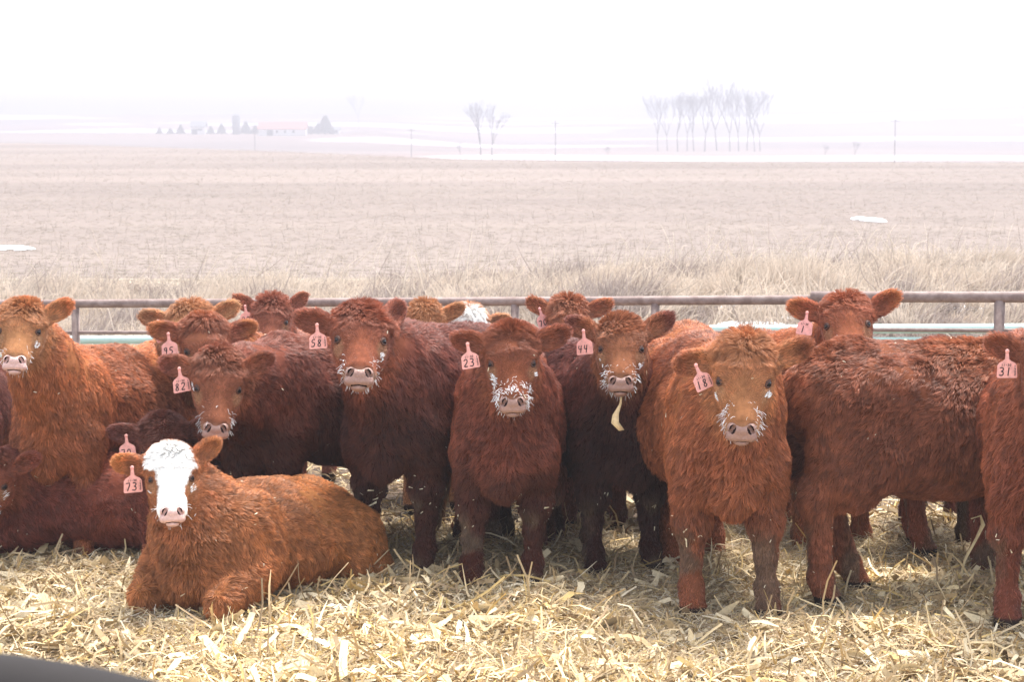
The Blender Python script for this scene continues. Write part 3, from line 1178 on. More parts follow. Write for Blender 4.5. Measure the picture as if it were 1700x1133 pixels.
        f.cone((-.02, 0, .46), (-.9, 0, .37), .08, .09, k=.1)
        f.ell((-.93, 0, .25), (.26, .26, .2), k=.1)
        for s in (-1, 1):
            f.ell((-.02, s * .19, .3), (.19, .1, .24), k=.07)
            f.ell((-.84, s * .27, .2), (.26, .14, .18), rot=None, k=.08)
            f.cone((-.72, s * .38, .12), (-1.03, s * .33, .07), .09, .06, k=.06)     # shank under thigh
            f.cone((-1.0, s * .33, .06), (-.66, s * .42, .045), .05, .04, k=.04)
            f.cone((.02, s * .19, .2), (.27, s * .2, .085), .11, .07, k=.06)         # forearm to knee
            f.ell((.27, s * .2, .075), (.065, .06, .06), k=.03)
            f.cone((.26, s * .2, .055), (.05, s * .12, .05), .045, .042, k=.03)      # cannon folded back
            f.cone((.05, s * .12, .05), (-.03, s * .1, .04), .05, .045, k=.02)
        f.ell((.17, 0, .2), (.13, .13, .17), k=.08)
        f.cone((-1.13, .03, .3), (-1.08, .3, .06), .035, .03, k=.04)
        w1, w2, br = np.array([-.02, 0, .42]), np.array([.07, 0, .28]), np.array([.17, 0, .2])
    nk = np.linalg.norm(poll - w1)
    f.cone(w1, poll, .16, .092 * hs, k=.1)
    f.cone(w2, thr, .17, .075 * hs, k=.1)
    mid = (w1 + poll) / 2 * .5 + (w2 + thr) / 2 * .5
    f.ell(mid, (.15, .115, .16), k=.1)
    # dewlap
    f.cone(Hh(-.02, 0, -.17), br, .035, .06, k=.07)
    ears = head_blend(f, hl, HR, (R(S['earL'][0]), S['earL'][1]), (R(S['earR'][0]), S['earR'][1]), facing, hs)
    pts, tri, quad = orient(*f.mesh())
    pts = smooth_mesh(pts, quad, 2)
    nv = noise3(pts, 9, 5)
    N = vnormals(pts, quad, tri)
    pts = pts + N * (noise(pts, 7, 71) * .008 + noise(pts, 22, 72) * .003)[:, None] * (1 - ss(.34, .24, np.linalg.norm(pts - hl, axis=1)))[:, None]

    base = np.array(S['color'])
    facec = (np.array(S['face']) if S['face'] is not None else base * 1.15) * [1.12, 1.2, 1.3]

    def coat_colour(p):
        q = ((p - hl) @ HR) / hs
        inh = ss(-.24, -.14, q[:, 0]) * (1 - ss(.16, .24, np.linalg.norm(q[:, 1:] - [0, -.06], axis=1)))
        v = 1 + .16 * noise(p, 3.2, S['seed']) + .10 * noise(p, 11, S['seed'] + 1)
        tone = ss(-.2, .7, noise(p, 2.1, S['seed'] + 2) + .9 * (p[:, 2] - (.3 if ly else .75)))  # paler towards the back: bleached coat plus painted light from above
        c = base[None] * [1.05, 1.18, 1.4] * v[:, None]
        lit_gold = np.array(S.get('lit_gold', base * [1.85, 2.2, 2.1]))
        c = c * (1 - tone[:, None] * .55) + lit_gold * tone[:, None] * .55
        c = c * (1 - inh[:, None]) + facec * inh[:, None] * (1 + .1 * noise(p, 20, 4))[:, None]
        # pale rings round eyes and on chin
        for s in (-1, 1):
            de = np.linalg.norm(q - [.05, s * .092, -.045], axis=1)
            k = (1 - ss(.022, .05, de))[:, None] * .45
            c = c * (1 - k) + np.array([.52, .32, .18]) * k
        k = ((1 - ss(.05, .085, np.linalg.norm((q - [.22, 0, -.095]) * [1, .8, 1], axis=1))) * S.get('muzzle_pale', .55))[:, None]
        c = c * (1 - k) + np.array([.58, .44, .33]) * k
        if S['white']:
            n2 = noise(q, 22, 5) * .014 + noise(q, 55, 6) * .008
            ay = np.abs(q[:, 1])
            wdt = np.interp(q[:, 0], [-.2, -.12, -.06, -.02, .02, .06, .10, .14, .19, .3], [.055, .086, .105, .10, .072, .066, .066, .076, .09, .09])
            wdt = np.where((q[:, 0] > .18), .09, wdt)
            if S['white'] == 'muzzle':
                wm = ss(.13, .16, q[:, 0] + n2)
            else:
                wm = ss(0, .008, wdt + n2 - ay) * ss(-.2, -.18, q[:, 0])
            wm = wm * (q[:, 2] > -.15) * (1 - ss(.33, .35, q[:, 0])) * inh
            wm = wm[:, None]
            c = c * (1 - wm) + np.array([.95, .93, .90]) * wm
        if S.get('wet_shade'):  # wet lower coat, darkened further to paint in the shade under the body
            wl = S['wet_shade']
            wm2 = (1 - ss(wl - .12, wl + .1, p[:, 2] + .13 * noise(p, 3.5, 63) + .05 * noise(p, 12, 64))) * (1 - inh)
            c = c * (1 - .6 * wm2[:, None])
        # mud on knees, hooves dark
        if not ly:
            z = p[:, 2]
            legm = (np.abs(p[:, 0] + .58) > .38) & (z < .45)
            mud = 1.9 * ss(.15, .6, noise(p, 9, 44) + .35 * (1 - np.abs(z - .36) / .1).clip(0, 1) + .15) * (1 - ss(.3, .42, z)) * ss(.0, .05, z) * legm * .4
            mud = np.clip(mud, 0, .75)
            c = c * (1 - mud[:, None]) + np.array([.17, .12, .08]) * mud[:, None]
            hf = (1 - ss(.045, .06, z)) * 1.0
            c = c * (1 - hf[:, None]) + np.array([.05, .035, .03]) * hf[:, None]
        return np.clip(c, .004, .97)

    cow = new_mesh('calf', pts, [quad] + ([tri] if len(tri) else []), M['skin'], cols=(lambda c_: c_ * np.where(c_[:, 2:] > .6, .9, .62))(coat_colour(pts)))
    cow.scale = (sz,) * 3
    cow.location = tuple(O)
    cow.rotation_euler = Matrix(B.tolist()).to_euler()
    tag(cow, S['label'], 'calf', 'red feeder calves in the pen')
    eyes = []
    qv = ((pts - hl) @ HR) / hs
    for s in (-1, 1):
        dv = norm(np.array([.22, s * .85, .42]))
        o0 = np.array([.004, s * .04, -.05])
        rel = qv - o0
        tt = rel @ dv
        near = (np.linalg.norm(rel - tt[:, None] * dv, axis=1) < .013) & (tt > 0) & (tt < .12)
        tm = tt[near].max() if near.any() else .07
        eyes.append((s, o0 + dv * (tm - .0055), dv))
    # ---------------- fur
    rr = np.random.default_rng(S['seed'])
    T1 = np.concatenate([quad[:, [0, 1, 2]], quad[:, [0, 2, 3]]])
    a, b, c3 = pts[T1[:, 0]], pts[T1[:, 1]], pts[T1[:, 2]]
    N = vnormals(pts, quad, tri)
    cr = np.cross(b - a, c3 - a)
    area = np.linalg.norm(cr, axis=1) * .5
    ctr = (a + b + c3) / 3
    camL = (B.T @ (np.array([0, 0, H]) - O)) / sz
    fn = norm(cr)
    vd = norm(camL - ctr)
    facec_ = np.einsum('ij,ij->i', fn, vd)
    qq = ((ctr - hl) @ HR) / hs
    hd = np.linalg.norm((qq - [.03, 0, -.06]) / [.25, .3, .17], axis=1)
    wgt = area * np.where(facec_ > -.3, 1, .22) * np.where(hd < 1, 2.6, 1)
    wcam = O + (ctr * sz) @ B.T
    # nothing of the coat is needed where it lies outside the picture by more than a metre
    ppx = 850 + wcam[:, 0] / wcam[:, 1] * F
    wgt *= np.where((ppx < -350) | (ppx > 2050), .05, 1)
    wgt *= np.where(ctr[:, 2] < .055, 0 if not ly else .6, 1)
    n = int(S['hairs'] * 1.35)
    idx = rr.choice(len(T1), n, p=wgt / wgt.sum())
    u, v = rr.random(n), rr.random(n)
    fl_ = u + v > 1
    u[fl_], v[fl_] = 1 - u[fl_], 1 - v[fl_]
    w0 = 1 - u - v
    root = a[idx] * w0[:, None] + b[idx] * u[:, None] + c3[idx] * v[:, None]
    nr = norm(N[T1[idx, 0]] * w0[:, None] + N[T1[idx, 1]] * u[:, None] + N[T1[idx, 2]] * v[:, None])
    q = ((root - hl) @ HR) / hs
    hdist = np.linalg.norm((q - [.03, 0, -.06]) / [.27, .13, .15], axis=1)
    inh = 1 - ss(.95, 1.25, hdist)
    z = root[:, 2]
    # flow
    flow = np.stack([np.full(n, -1.0), np.zeros(n), np.full(n, -.55)], 1)
    flow[:, 2] -= 1.0 * ss(.55, .95, np.abs(nr[:, 1]) + np.maximum(nr[:, 0], 0))
    if not ly:
        leg = 1 - ss(.38, .52, z)
        flow = flow * (1 - leg[:, None]) + np.array([0, 0, -1.0]) * leg[:, None]
    else:
        leg = np.zeros(n)
    # neck: from head to body
    ndir = norm(w1 - hl)
    tn = np.clip(((root - w1) @ (hl - w1)) / max((hl - w1) @ (hl - w1), 1e-6), 0, 1)
    onneck = ss(.25, .5, tn) * (1 - inh)
    flow = flow * (1 - onneck[:, None]) + (ndir + [0, 0, -.7]) * onneck[:, None]
    Xh, Yh, Zh = HR[:, 0], HR[:, 1], HR[:, 2]
    radial = Yh[None] * (q[:, 1] / .1)[:, None]
    hf = -Xh[None] * .8 + radial * .9 + np.array([0, 0, -.15])
    fore = (1 - ss(-.05, .04, q[:, 0] + .02 * noise(root, 25, 88))) * ss(-.10, -.03, q[:, 2]) * (1 - ss(.075, .1, np.abs(q[:, 1])) * ss(-.06, -.02, q[:, 0]))
    hf = hf * (1 - fore[:, None]) + (Xh[None] * .5 + radial * .8 + Zh[None] * .1) * fore[:, None]
    flow = flow * (1 - inh[:, None]) + hf * inh[:, None]
    # ears
    eard = np.zeros(n)
    for (eb, ed, en, ew) in ears:
        te = (root - eb) @ ed / (.2 * hs)
        de = np.linalg.norm(root - eb - np.clip(te, 0, 1)[:, None] * ed * .2 * hs, axis=1)
        ie = (te > .12) & (te < 1.2) & (de < .07 * hs)
        lat = ((root - eb) @ ew)[:, None] / (.05 * hs)
        flow = np.where(ie[:, None], ed * .9 + ew[None] * lat * .8, flow)
        eard = np.where(ie, 1, eard)
    inh = np.where(eard > 0, 0, inh)
    flow = flow - nr * np.einsum('ij,ij->i', flow, nr)[:, None]
    flow = norm(flow + 1e-6)
    L = np.full(n, .035) * S['hair']
    L = L * (1 + .4 * (1 - ss(-.35, .0, nr[:, 2])) * (1 - leg))
    L = L * (1 - leg) + .042 * leg * (1 - .62 * (1 - ss(.12, .42, z)))
    Lh = .009 + .010 * (1 - ss(.0, .12, q[:, 0])) + .018 * fore * S.get('fringe', 1)
    pollm = (1 - ss(-.12, -.06, q[:, 0])) * ss(-.12, -.06, q[:, 2])
    Lh = Lh + .012 * pollm
    L = L * (1 - inh) + Lh * inh
    L = np.where(eard > 0, .022, L) * rr.uniform(.65, 1.25, n)
    if S['hlen']:
        L = L * S['hlen']
    lift = .55 + .25 * noise(root, 4, 81)
    lift = lift * (1 - inh) + (.35 + 1.0 * pollm + .25 * fore) * inh
    lift = np.where(eard > 0, .5, lift)
    wv = noise3(root, 5, 82) * .45 + noise3(root, 14, 83) * .5 + noise3(root, 38, 84) * .35
    wv = wv * np.where(inh > .5, np.where(fore > .4, .35 if S['white'] else 1.2, .35), 1)[:, None] * np.where(eard > 0, .5, 1)[:, None] * (1 - .5 * leg)[:, None]
    d = norm(flow + wv + rr.normal(0, .2, (n, 3)))
    K = 5
    P = np.empty((n, K, 3))
    P[:, 0] = root - nr * .002
    cur = P[:, 0].copy()
    wph = noise(root, 30, 85) * 6
    wdir = norm(np.cross(nr, d))
    for i in range(1, K):
        t = i / (K - 1)
        dd = norm(nr * (lift * (1.5 - 1.3 * t))[:, None] + d + wdir * (np.sin(wph + t * 4.5) * .35)[:, None])
        cur = cur + dd * (L / (K - 1))[:, None]
        P[:, i] = cur
    # clumping: strands of one lock lean to a common tip
    tone_l = np.ones(n)
    for cs, amt, sd_ in ((.05, .18, 3), (.022, .42, 1), (.009, .42, 2)):
        wr = root + noise3(root, .4 / cs, 90 + sd_) * cs * .6
        cell = np.floor(wr / cs).astype(np.int64)
        key = cell[:, 0] * 73856093 ^ cell[:, 1] * 19349663 ^ cell[:, 2] * 83492791
        uq, inv, cnt = np.unique(key, return_inverse=True, return_counts=True)
        tone_l *= 1 + (.28 if sd_ == 1 else .14) * (rr.random(len(uq))[inv] - .5) * 2 * np.where(inh > .5, .6, 1)
        tip = np.stack([np.bincount(inv, P[:, -1, k], len(uq)) for k in range(3)], 1) / cnt[:, None]
        delta = tip[inv] - P[:, -1]
        am = amt * np.where(inh > .5, np.where(fore > .4, 1, .4), 1) * np.where(eard > 0, .4, 1) * (1 - .4 * leg)
        mask = (np.linalg.norm(delta, axis=1) < cs * 2.0)
        for i in range(1, K):
            t = i / (K - 1)
            P[:, i] += delta * (am * mask * t ** 1.3)[:, None]
    # bare skin on eyes and nose
    bad = np.zeros(n, bool)
    for s in (-1, 1):
        ec = eyes[0 if s < 0 else 1][1]
        bad |= np.linalg.norm((q - ec) / [1.15, 1.3, 1], axis=1) < .0205
    nq = (q - [.214, 0, -.056]) @ np.array([[math.cos(R(40)), 0, -math.sin(R(40))], [0, 1, 0], [math.sin(R(40)), 0, math.cos(R(40))]])
    bad |= (np.linalg.norm((nq - [.01, 0, .002]) / [.04, .060, .037], axis=1) < 1.0)
    bad |= (np.linalg.norm((nq - [-.01, 0, -.042]) / [.045, .040, .012], axis=1) < .9)
    keep = ~bad
    cc = coat_colour(root) * rr.uniform(.72, 1.3, n)[:, None]
    cc = np.clip(cc * np.where(cc[:, 2] > .6, 1, tone_l)[:, None], 0, .97)
    inear = eard > 0
    cc = np.where(inear[:, None], cc * 1.2 + .01, cc)
    rad0 = (.00105 if not S.get('far') else .0017) * np.where((inh > .5) | inear, .72, 1) * rr.uniform(.75, 1.2, n)
    rad = rad0[:, None] * np.array([1, 1, .9, .65, .25])[None]
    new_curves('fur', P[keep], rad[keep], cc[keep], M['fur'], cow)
    # ---------------- nose, eyes
    def child(o):
        o.parent = cow
        mat4 = Matrix([[*HR[0], hl[0]], [*HR[1], hl[1]], [*HR[2], hl[2]], [0, 0, 0, 1]]) @ Matrix.Scale(hs, 4)
        o.matrix_parent_inverse = Matrix()
        o.matrix_local = mat4
        return mat4
    if 'nose' not in PARTS:
        PARTS['nose'] = new_mesh('nose', NP, [NQ] + ([NTR] if len(NTR) else []), M['nose'])
        nm = PARTS['nose']
        nm.data.materials.append(M['nostril'])
        mi = np.zeros(len(nm.data.polygons), np.int32)
        mi[:len(NQ)] = NINS
        nm.data.polygons.foreach_set('material_index', mi)
        PARTS['nose_pink'] = nm.data.copy()
        PARTS['nose_pink'].materials[0] = M['nose_pink']
        P1, q1 = uv_sphere(1, 24, 14)
        PARTS['eye'] = new_mesh('eye', P1 * [.0195, .0165, .0155], q1, M['eye'])
        # eyelid: a soft almond ring round the ball
        a_ = np.linspace(0, 2 * np.pi, 28)
        ring = np.stack([.0205 * np.cos(a_), .0120 * np.sin(a_), .0055 - .0035 * np.cos(a_) ** 2], 1)
        tv, tq, _ = tube(ring, .0036 + .0030 * np.clip(np.sin(a_), 0, 1), 8, caps=False)
        PARTS['lid'] = new_mesh('eyelid', tv, tq, M['lid'])
        protos = [PARTS['nose'], PARTS['eye'], PARTS['lid']]
        for o in protos:
            COL.objects.unlink(o)
    no = PARTS['nose'].copy(); COL.objects.link(no); hm = child(no)
    if S['pink']:
        no.data = PARTS['nose_pink']
    for s in (-1, 1):
        e = PARTS['eye'].copy(); COL.objects.link(e); e.parent = cow
        ec, ev = eyes[0 if s < 0 else 1][1:]
        z_ = Vector(ev); y_ = Vector((-.72, 0, .72)); x_ = y_.cross(z_).normalized(); y_ = z_.cross(x_).normalized()
        el = Matrix(((x_[0], y_[0], z_[0], ec[0]), (x_[1], y_[1], z_[1], ec[1]), (x_[2], y_[2], z_[2], ec[2]), (0, 0, 0, 1)))
        e.matrix_local = hm @ el
        li = PARTS['lid'].copy(); COL.objects.link(li); li.parent = e
        li.matrix_local = Matrix.Translation((0, 0, .003)) @ Matrix.Rotation(R(s * 12), 4, 'Z')
    # ---------------- frost: whiskers and rime
    fr = S['frost']
    if fr > 0:
        n1 = int(20 + 150 * fr * fr)
        cand = np.where(keep & (q[:, 0] > .11) & (eard == 0) & (inh > .5) & ((np.abs(q[:, 1]) > .045) | (q[:, 2] < -.08) | (rr.random(n) < S.get('ftop', .12))))[0]
        if len(cand) > 10:
            pk = rr.choice(cand, min(n1, len(cand)), replace=False)
            rt = root[pk]
            dv = norm(nr[pk] * .8 + flow[pk] * -.4 + rr.normal(0, .5, (len(pk), 3)))
            lw = rr.uniform(.010, .032, len(pk))
            Pw = np.stack([rt, rt + dv * lw[:, None] * .5, rt + dv * lw[:, None] + [0, 0, -.007]], 1)
            rw = np.full((len(pk), 3), .00045) * rr.uniform(.7, 1.6, len(pk))[:, None]
            new_curves('whisker_frost', Pw, rw, None, M['frost'], cow)
        ex = S.get('rime')
        if fr < .25:
            ex = ((0, 9, 0, .01, 0),)
        cand = np.where(keep & (inh > .5) & (eard == 0))[0]
        qc = q[cand]
        sc = np.zeros(len(cand))
        for (cx_, cy_, cz_, rd, dn) in (ex or ((.05, .088, -.06, .022, .25), (.05, -.088, -.06, .022, .25))):
            sc = np.maximum(sc, (np.linalg.norm(qc - [cx_, cy_, cz_], axis=1) < rd) * dn)
        sc = sc * (noise(root[cand], 45, 19) > 0) * .7
        pk = cand[rr.random(len(cand)) < sc]
        if len(pk) > 4:
            Pw = P[pk][:, [0, 2, 4]] + nr[pk][:, None] * .004
            rw = np.full((len(pk), 3), .0008) * rr.uniform(.6, 1.5, len(pk))[:, None]
            new_curves('rime', Pw, rw, None, M['frost'], cow)
    # ---------------- straw flecks caught in the coat
    nf = S['flecks']
    if nf:
        cand = np.where(keep & (eard == 0) & (rr.random(n) < .5) & (noise(root, 3, 77) > -.1))[0]
        pk = rr.choice(cand, nf, replace=False)
        if not ly:
            kn = np.where(keep & (np.abs(z - .36) < .07) & (root[:, 0] > -.2))[0]
            if len(kn) > 60:
                pk = np.concatenate([pk, rr.choice(kn, 22, replace=False)])
                nf = len(pk)
        Pf = P[pk][:, 3] + nr[pk] * .003
        az = rr.uniform(0, 6.28, nf)
        t1 = norm(np.cross(nr[pk], rr.normal(0, 1, (nf, 3))))
        t2 = np.cross(nr[pk], t1)
        ln = np.clip(rr.lognormal(-5.1, .55, nf), .003, .022)
        wd = np.clip(ln * .22, .0015, .005)
        A = np.stack([Pf - t1 * ln[:, None] - t2 * wd[:, None], Pf + t1 * ln[:, None] - t2 * wd[:, None] * .4,
                      Pf + t1 * ln[:, None] + t2 * wd[:, None] * .5 + nr[pk] * .002, Pf - t1 * ln[:, None] * .8 + t2 * wd[:, None] + nr[pk] * .002], 1).reshape(-1, 3)
        fo = new_mesh('straw_flecks', A, np.arange(nf * 4).reshape(-1, 4), M['straw'], cow, smooth=False, cols=np.tile([.78, .7, .52], (nf * 4, 1)))
        fo['kind'] = 'stuff'
    # ---------------- ear tag
    if S['tag']:
        num, small, side, roll, fx = (list(S['tag']) + [0] * 5)[:5]
        base_, ed, en, ew = ears[0]
        ap = base_ + ed * (.09 + fx) * hs + en * .02 * hs
        wp = O + B @ (ap * sz)
        toc = norm(np.array([-wp[0], -wp[1], 0]))
        add_tag(cow, wp + toc * .03, toc, num, small, side, R(roll), 1.0)
    return cow


PARTS = {}

GL = {
    '0': [[(.5, 1), (.15, .8), (.1, .4), (.3, .03), (.6, .03), (.9, .4), (.85, .8), (.5, 1)]],
    '1': [[(.5, 1), (.48, 0)]],
    '2': [[(.1, .8), (.35, 1), (.75, .95), (.85, .7), (.6, .4), (.05, .03), (.95, .06)]],
    '3': [[(.1, .92), (.5, 1), (.85, .82), (.7, .58), (.35, .52), (.8, .45), (.92, .2), (.6, 0), (.1, .08)]],
    '4': [[(.2, 1), (.12, .5), (.9, .5)], [(.72, 1), (.68, 0)]],
    '5': [[(.85, 1), (.25, .98), (.18, .58), (.6, .62), (.88, .35), (.6, .02), (.1, .08)]],
    '7': [[(.05, .95), (.95, 1), (.45, 0)]],
    '8': [[(.5, .52), (.15, .75), (.45, 1), (.82, .8), (.5, .52), (.12, .22), (.5, 0), (.88, .22), (.5, .52)]],
    '9': [[(.85, .7), (.5, .5), (.15, .75), (.5, 1), (.85, .85), (.75, 0)]],
    '6': [[(.7, 1), (.2, .55), (.15, .2), (.5, 0), (.85, .22), (.6, .5), (.2, .4)]],
    '-': [[(.15, .5), (.85, .5)]],
    'O': [[(.5, 1), (.1, .75), (.1, .25), (.5, 0), (.9, .25), (.9, .75), (.5, 1)]],
    'R': [[(.1, 0), (.1, 1), (.75, .95), (.75, .6), (.1, .5), (.85, 0)]],
}


def ribbon(poly, w, T):
    p = np.array(poly, float)
    # round the corners a little
    if len(p) > 2:
        q = [p[0]]
        for i in range(len(p) - 1):
            q += [p[i] * .75 + p[i + 1] * .25, p[i] * .25 + p[i + 1] * .75]
        q.append(p[-1])
        p = np.array(q)
    p = T(p)
    t = np.gradient(p, axis=0)
    nn = norm(np.stack([-t[:, 1], t[:, 0]], 1))
    V = np.concatenate([p - nn * w / 2, p + nn * w / 2])
    k = len(p)
    i = np.arange(k - 1)
    return V, np.stack([i, i + 1, i + 1 + k, i + k], 1)


def write(mb, text, x, y, w, h, gap, stroke, vertical=False, slant=.12):
    for i, ch in enumerate(text):
        ox = x if vertical else x + i * (w + gap)
        oy = y - i * (h + gap) if vertical else y
        for poly in GL[ch]:
            V, f = ribbon(poly, stroke, lambda p: np.stack([ox + p[:, 0] * w + (p[:, 1] - .5) * h * slant, oy + p[:, 1] * h], 1))
            mb.add(np.concatenate([V, np.full((len(V), 1), .0022)], 1), f)


def hash_(p, k):
    return math.sin(p[0] * 91.7 + p[1] * 37.3 + k * 12.9)


def add_tag(cow, pos, toc, num, small, side, roll, sc):
    """tag plane: local x right (seen from in front), y up, z towards the viewer; hangs from its button at the top"""
    prof = [(-.006, 0), (.006, 0), (.0065, -.018), (.0085, -.036), (.017, -.043), (.030, -.050), (.0375, -.060), (.040, -.105), (.037, -.110),
            (-.037, -.110), (-.040, -.105), (-.0375, -.060), (-.030, -.050), (-.017, -.043), (-.0085, -.036), (-.0065, -.018)]
    p = np.array(prof)
    n = len(p)
    c = np.array([0, -.07])
    V = np.concatenate([np.c_[p, np.full(n, .001)], np.c_[p, np.full(n, -.001)]])
    # strip triangulation between mirrored sides
    right = list(range(1, 9))
    left = [0] + list(range(15, 8, -1))
    q = []
    for i in range(7):
        q.append([left[i], left[i + 1], right[i + 1], right[i]])
    q = np.array(q)
    qb = q[:, ::-1] + n
    i = np.arange(n)
    j = (i + 1) % n
    sd_ = np.stack([i, i + n, j + n, j], 1)
    o = new_mesh('ear_tag', V, np.concatenate([q, qb, sd_]), M['tag'], smooth=False)
    P1, q1 = uv_sphere(1, 14, 8)
    b = new_mesh('button', P1 * [.0085, .0085, .004] + [0, -.004, .002], q1, M['tag'])
    b.parent = o
    if num:
        mb = MB()
        k = len(num)
        w = .020 if k > 1 else .02
        tw = k * w + (k - 1) * .007
        x0 = -.008 - tw / 2
        write(mb, num, x0, -.101, w, .033, .007, .0044)
        if small:
            write(mb, small, -.022, -.063, .0058, .0085, .0022, .0018)
        if side:
            write(mb, side, .0275, -.068, .006, .0085, .0022, .0018, vertical=True)
        t = mb.build('number', M['ink'], o, False)
    z = Vector(toc); up = Vector((0, 0, 1)); x = up.cross(z).normalized(); up = z.cross(x)
    Mw = Matrix([[x[0], up[0], z[0], pos[0]], [x[1], up[1], z[1], pos[1]], [x[2], up[2], z[2], pos[2]], [0, 0, 0, 1]])
    Mw = Mw @ Matrix.Rotation(roll + R(hash_(pos, 1) * 7), 4, 'Z') @ Matrix.Rotation(R(hash_(pos, 2) * 22), 4, 'Y') @ Matrix.Rotation(R(-6 + 6 * hash_(pos, 3)), 4, 'X') @ Matrix.Scale(sc, 4)
    o.parent = cow
    cm = Matrix.LocRotScale(cow.location, cow.rotation_euler, cow.scale)
    o.matrix_local = cm.inverted() @ Mw
    return o


DK = (.17, .048, .027)
MD = (.24, .07, .032)
OR = (.34, .115, .042)
TN = (.42, .17, .07)

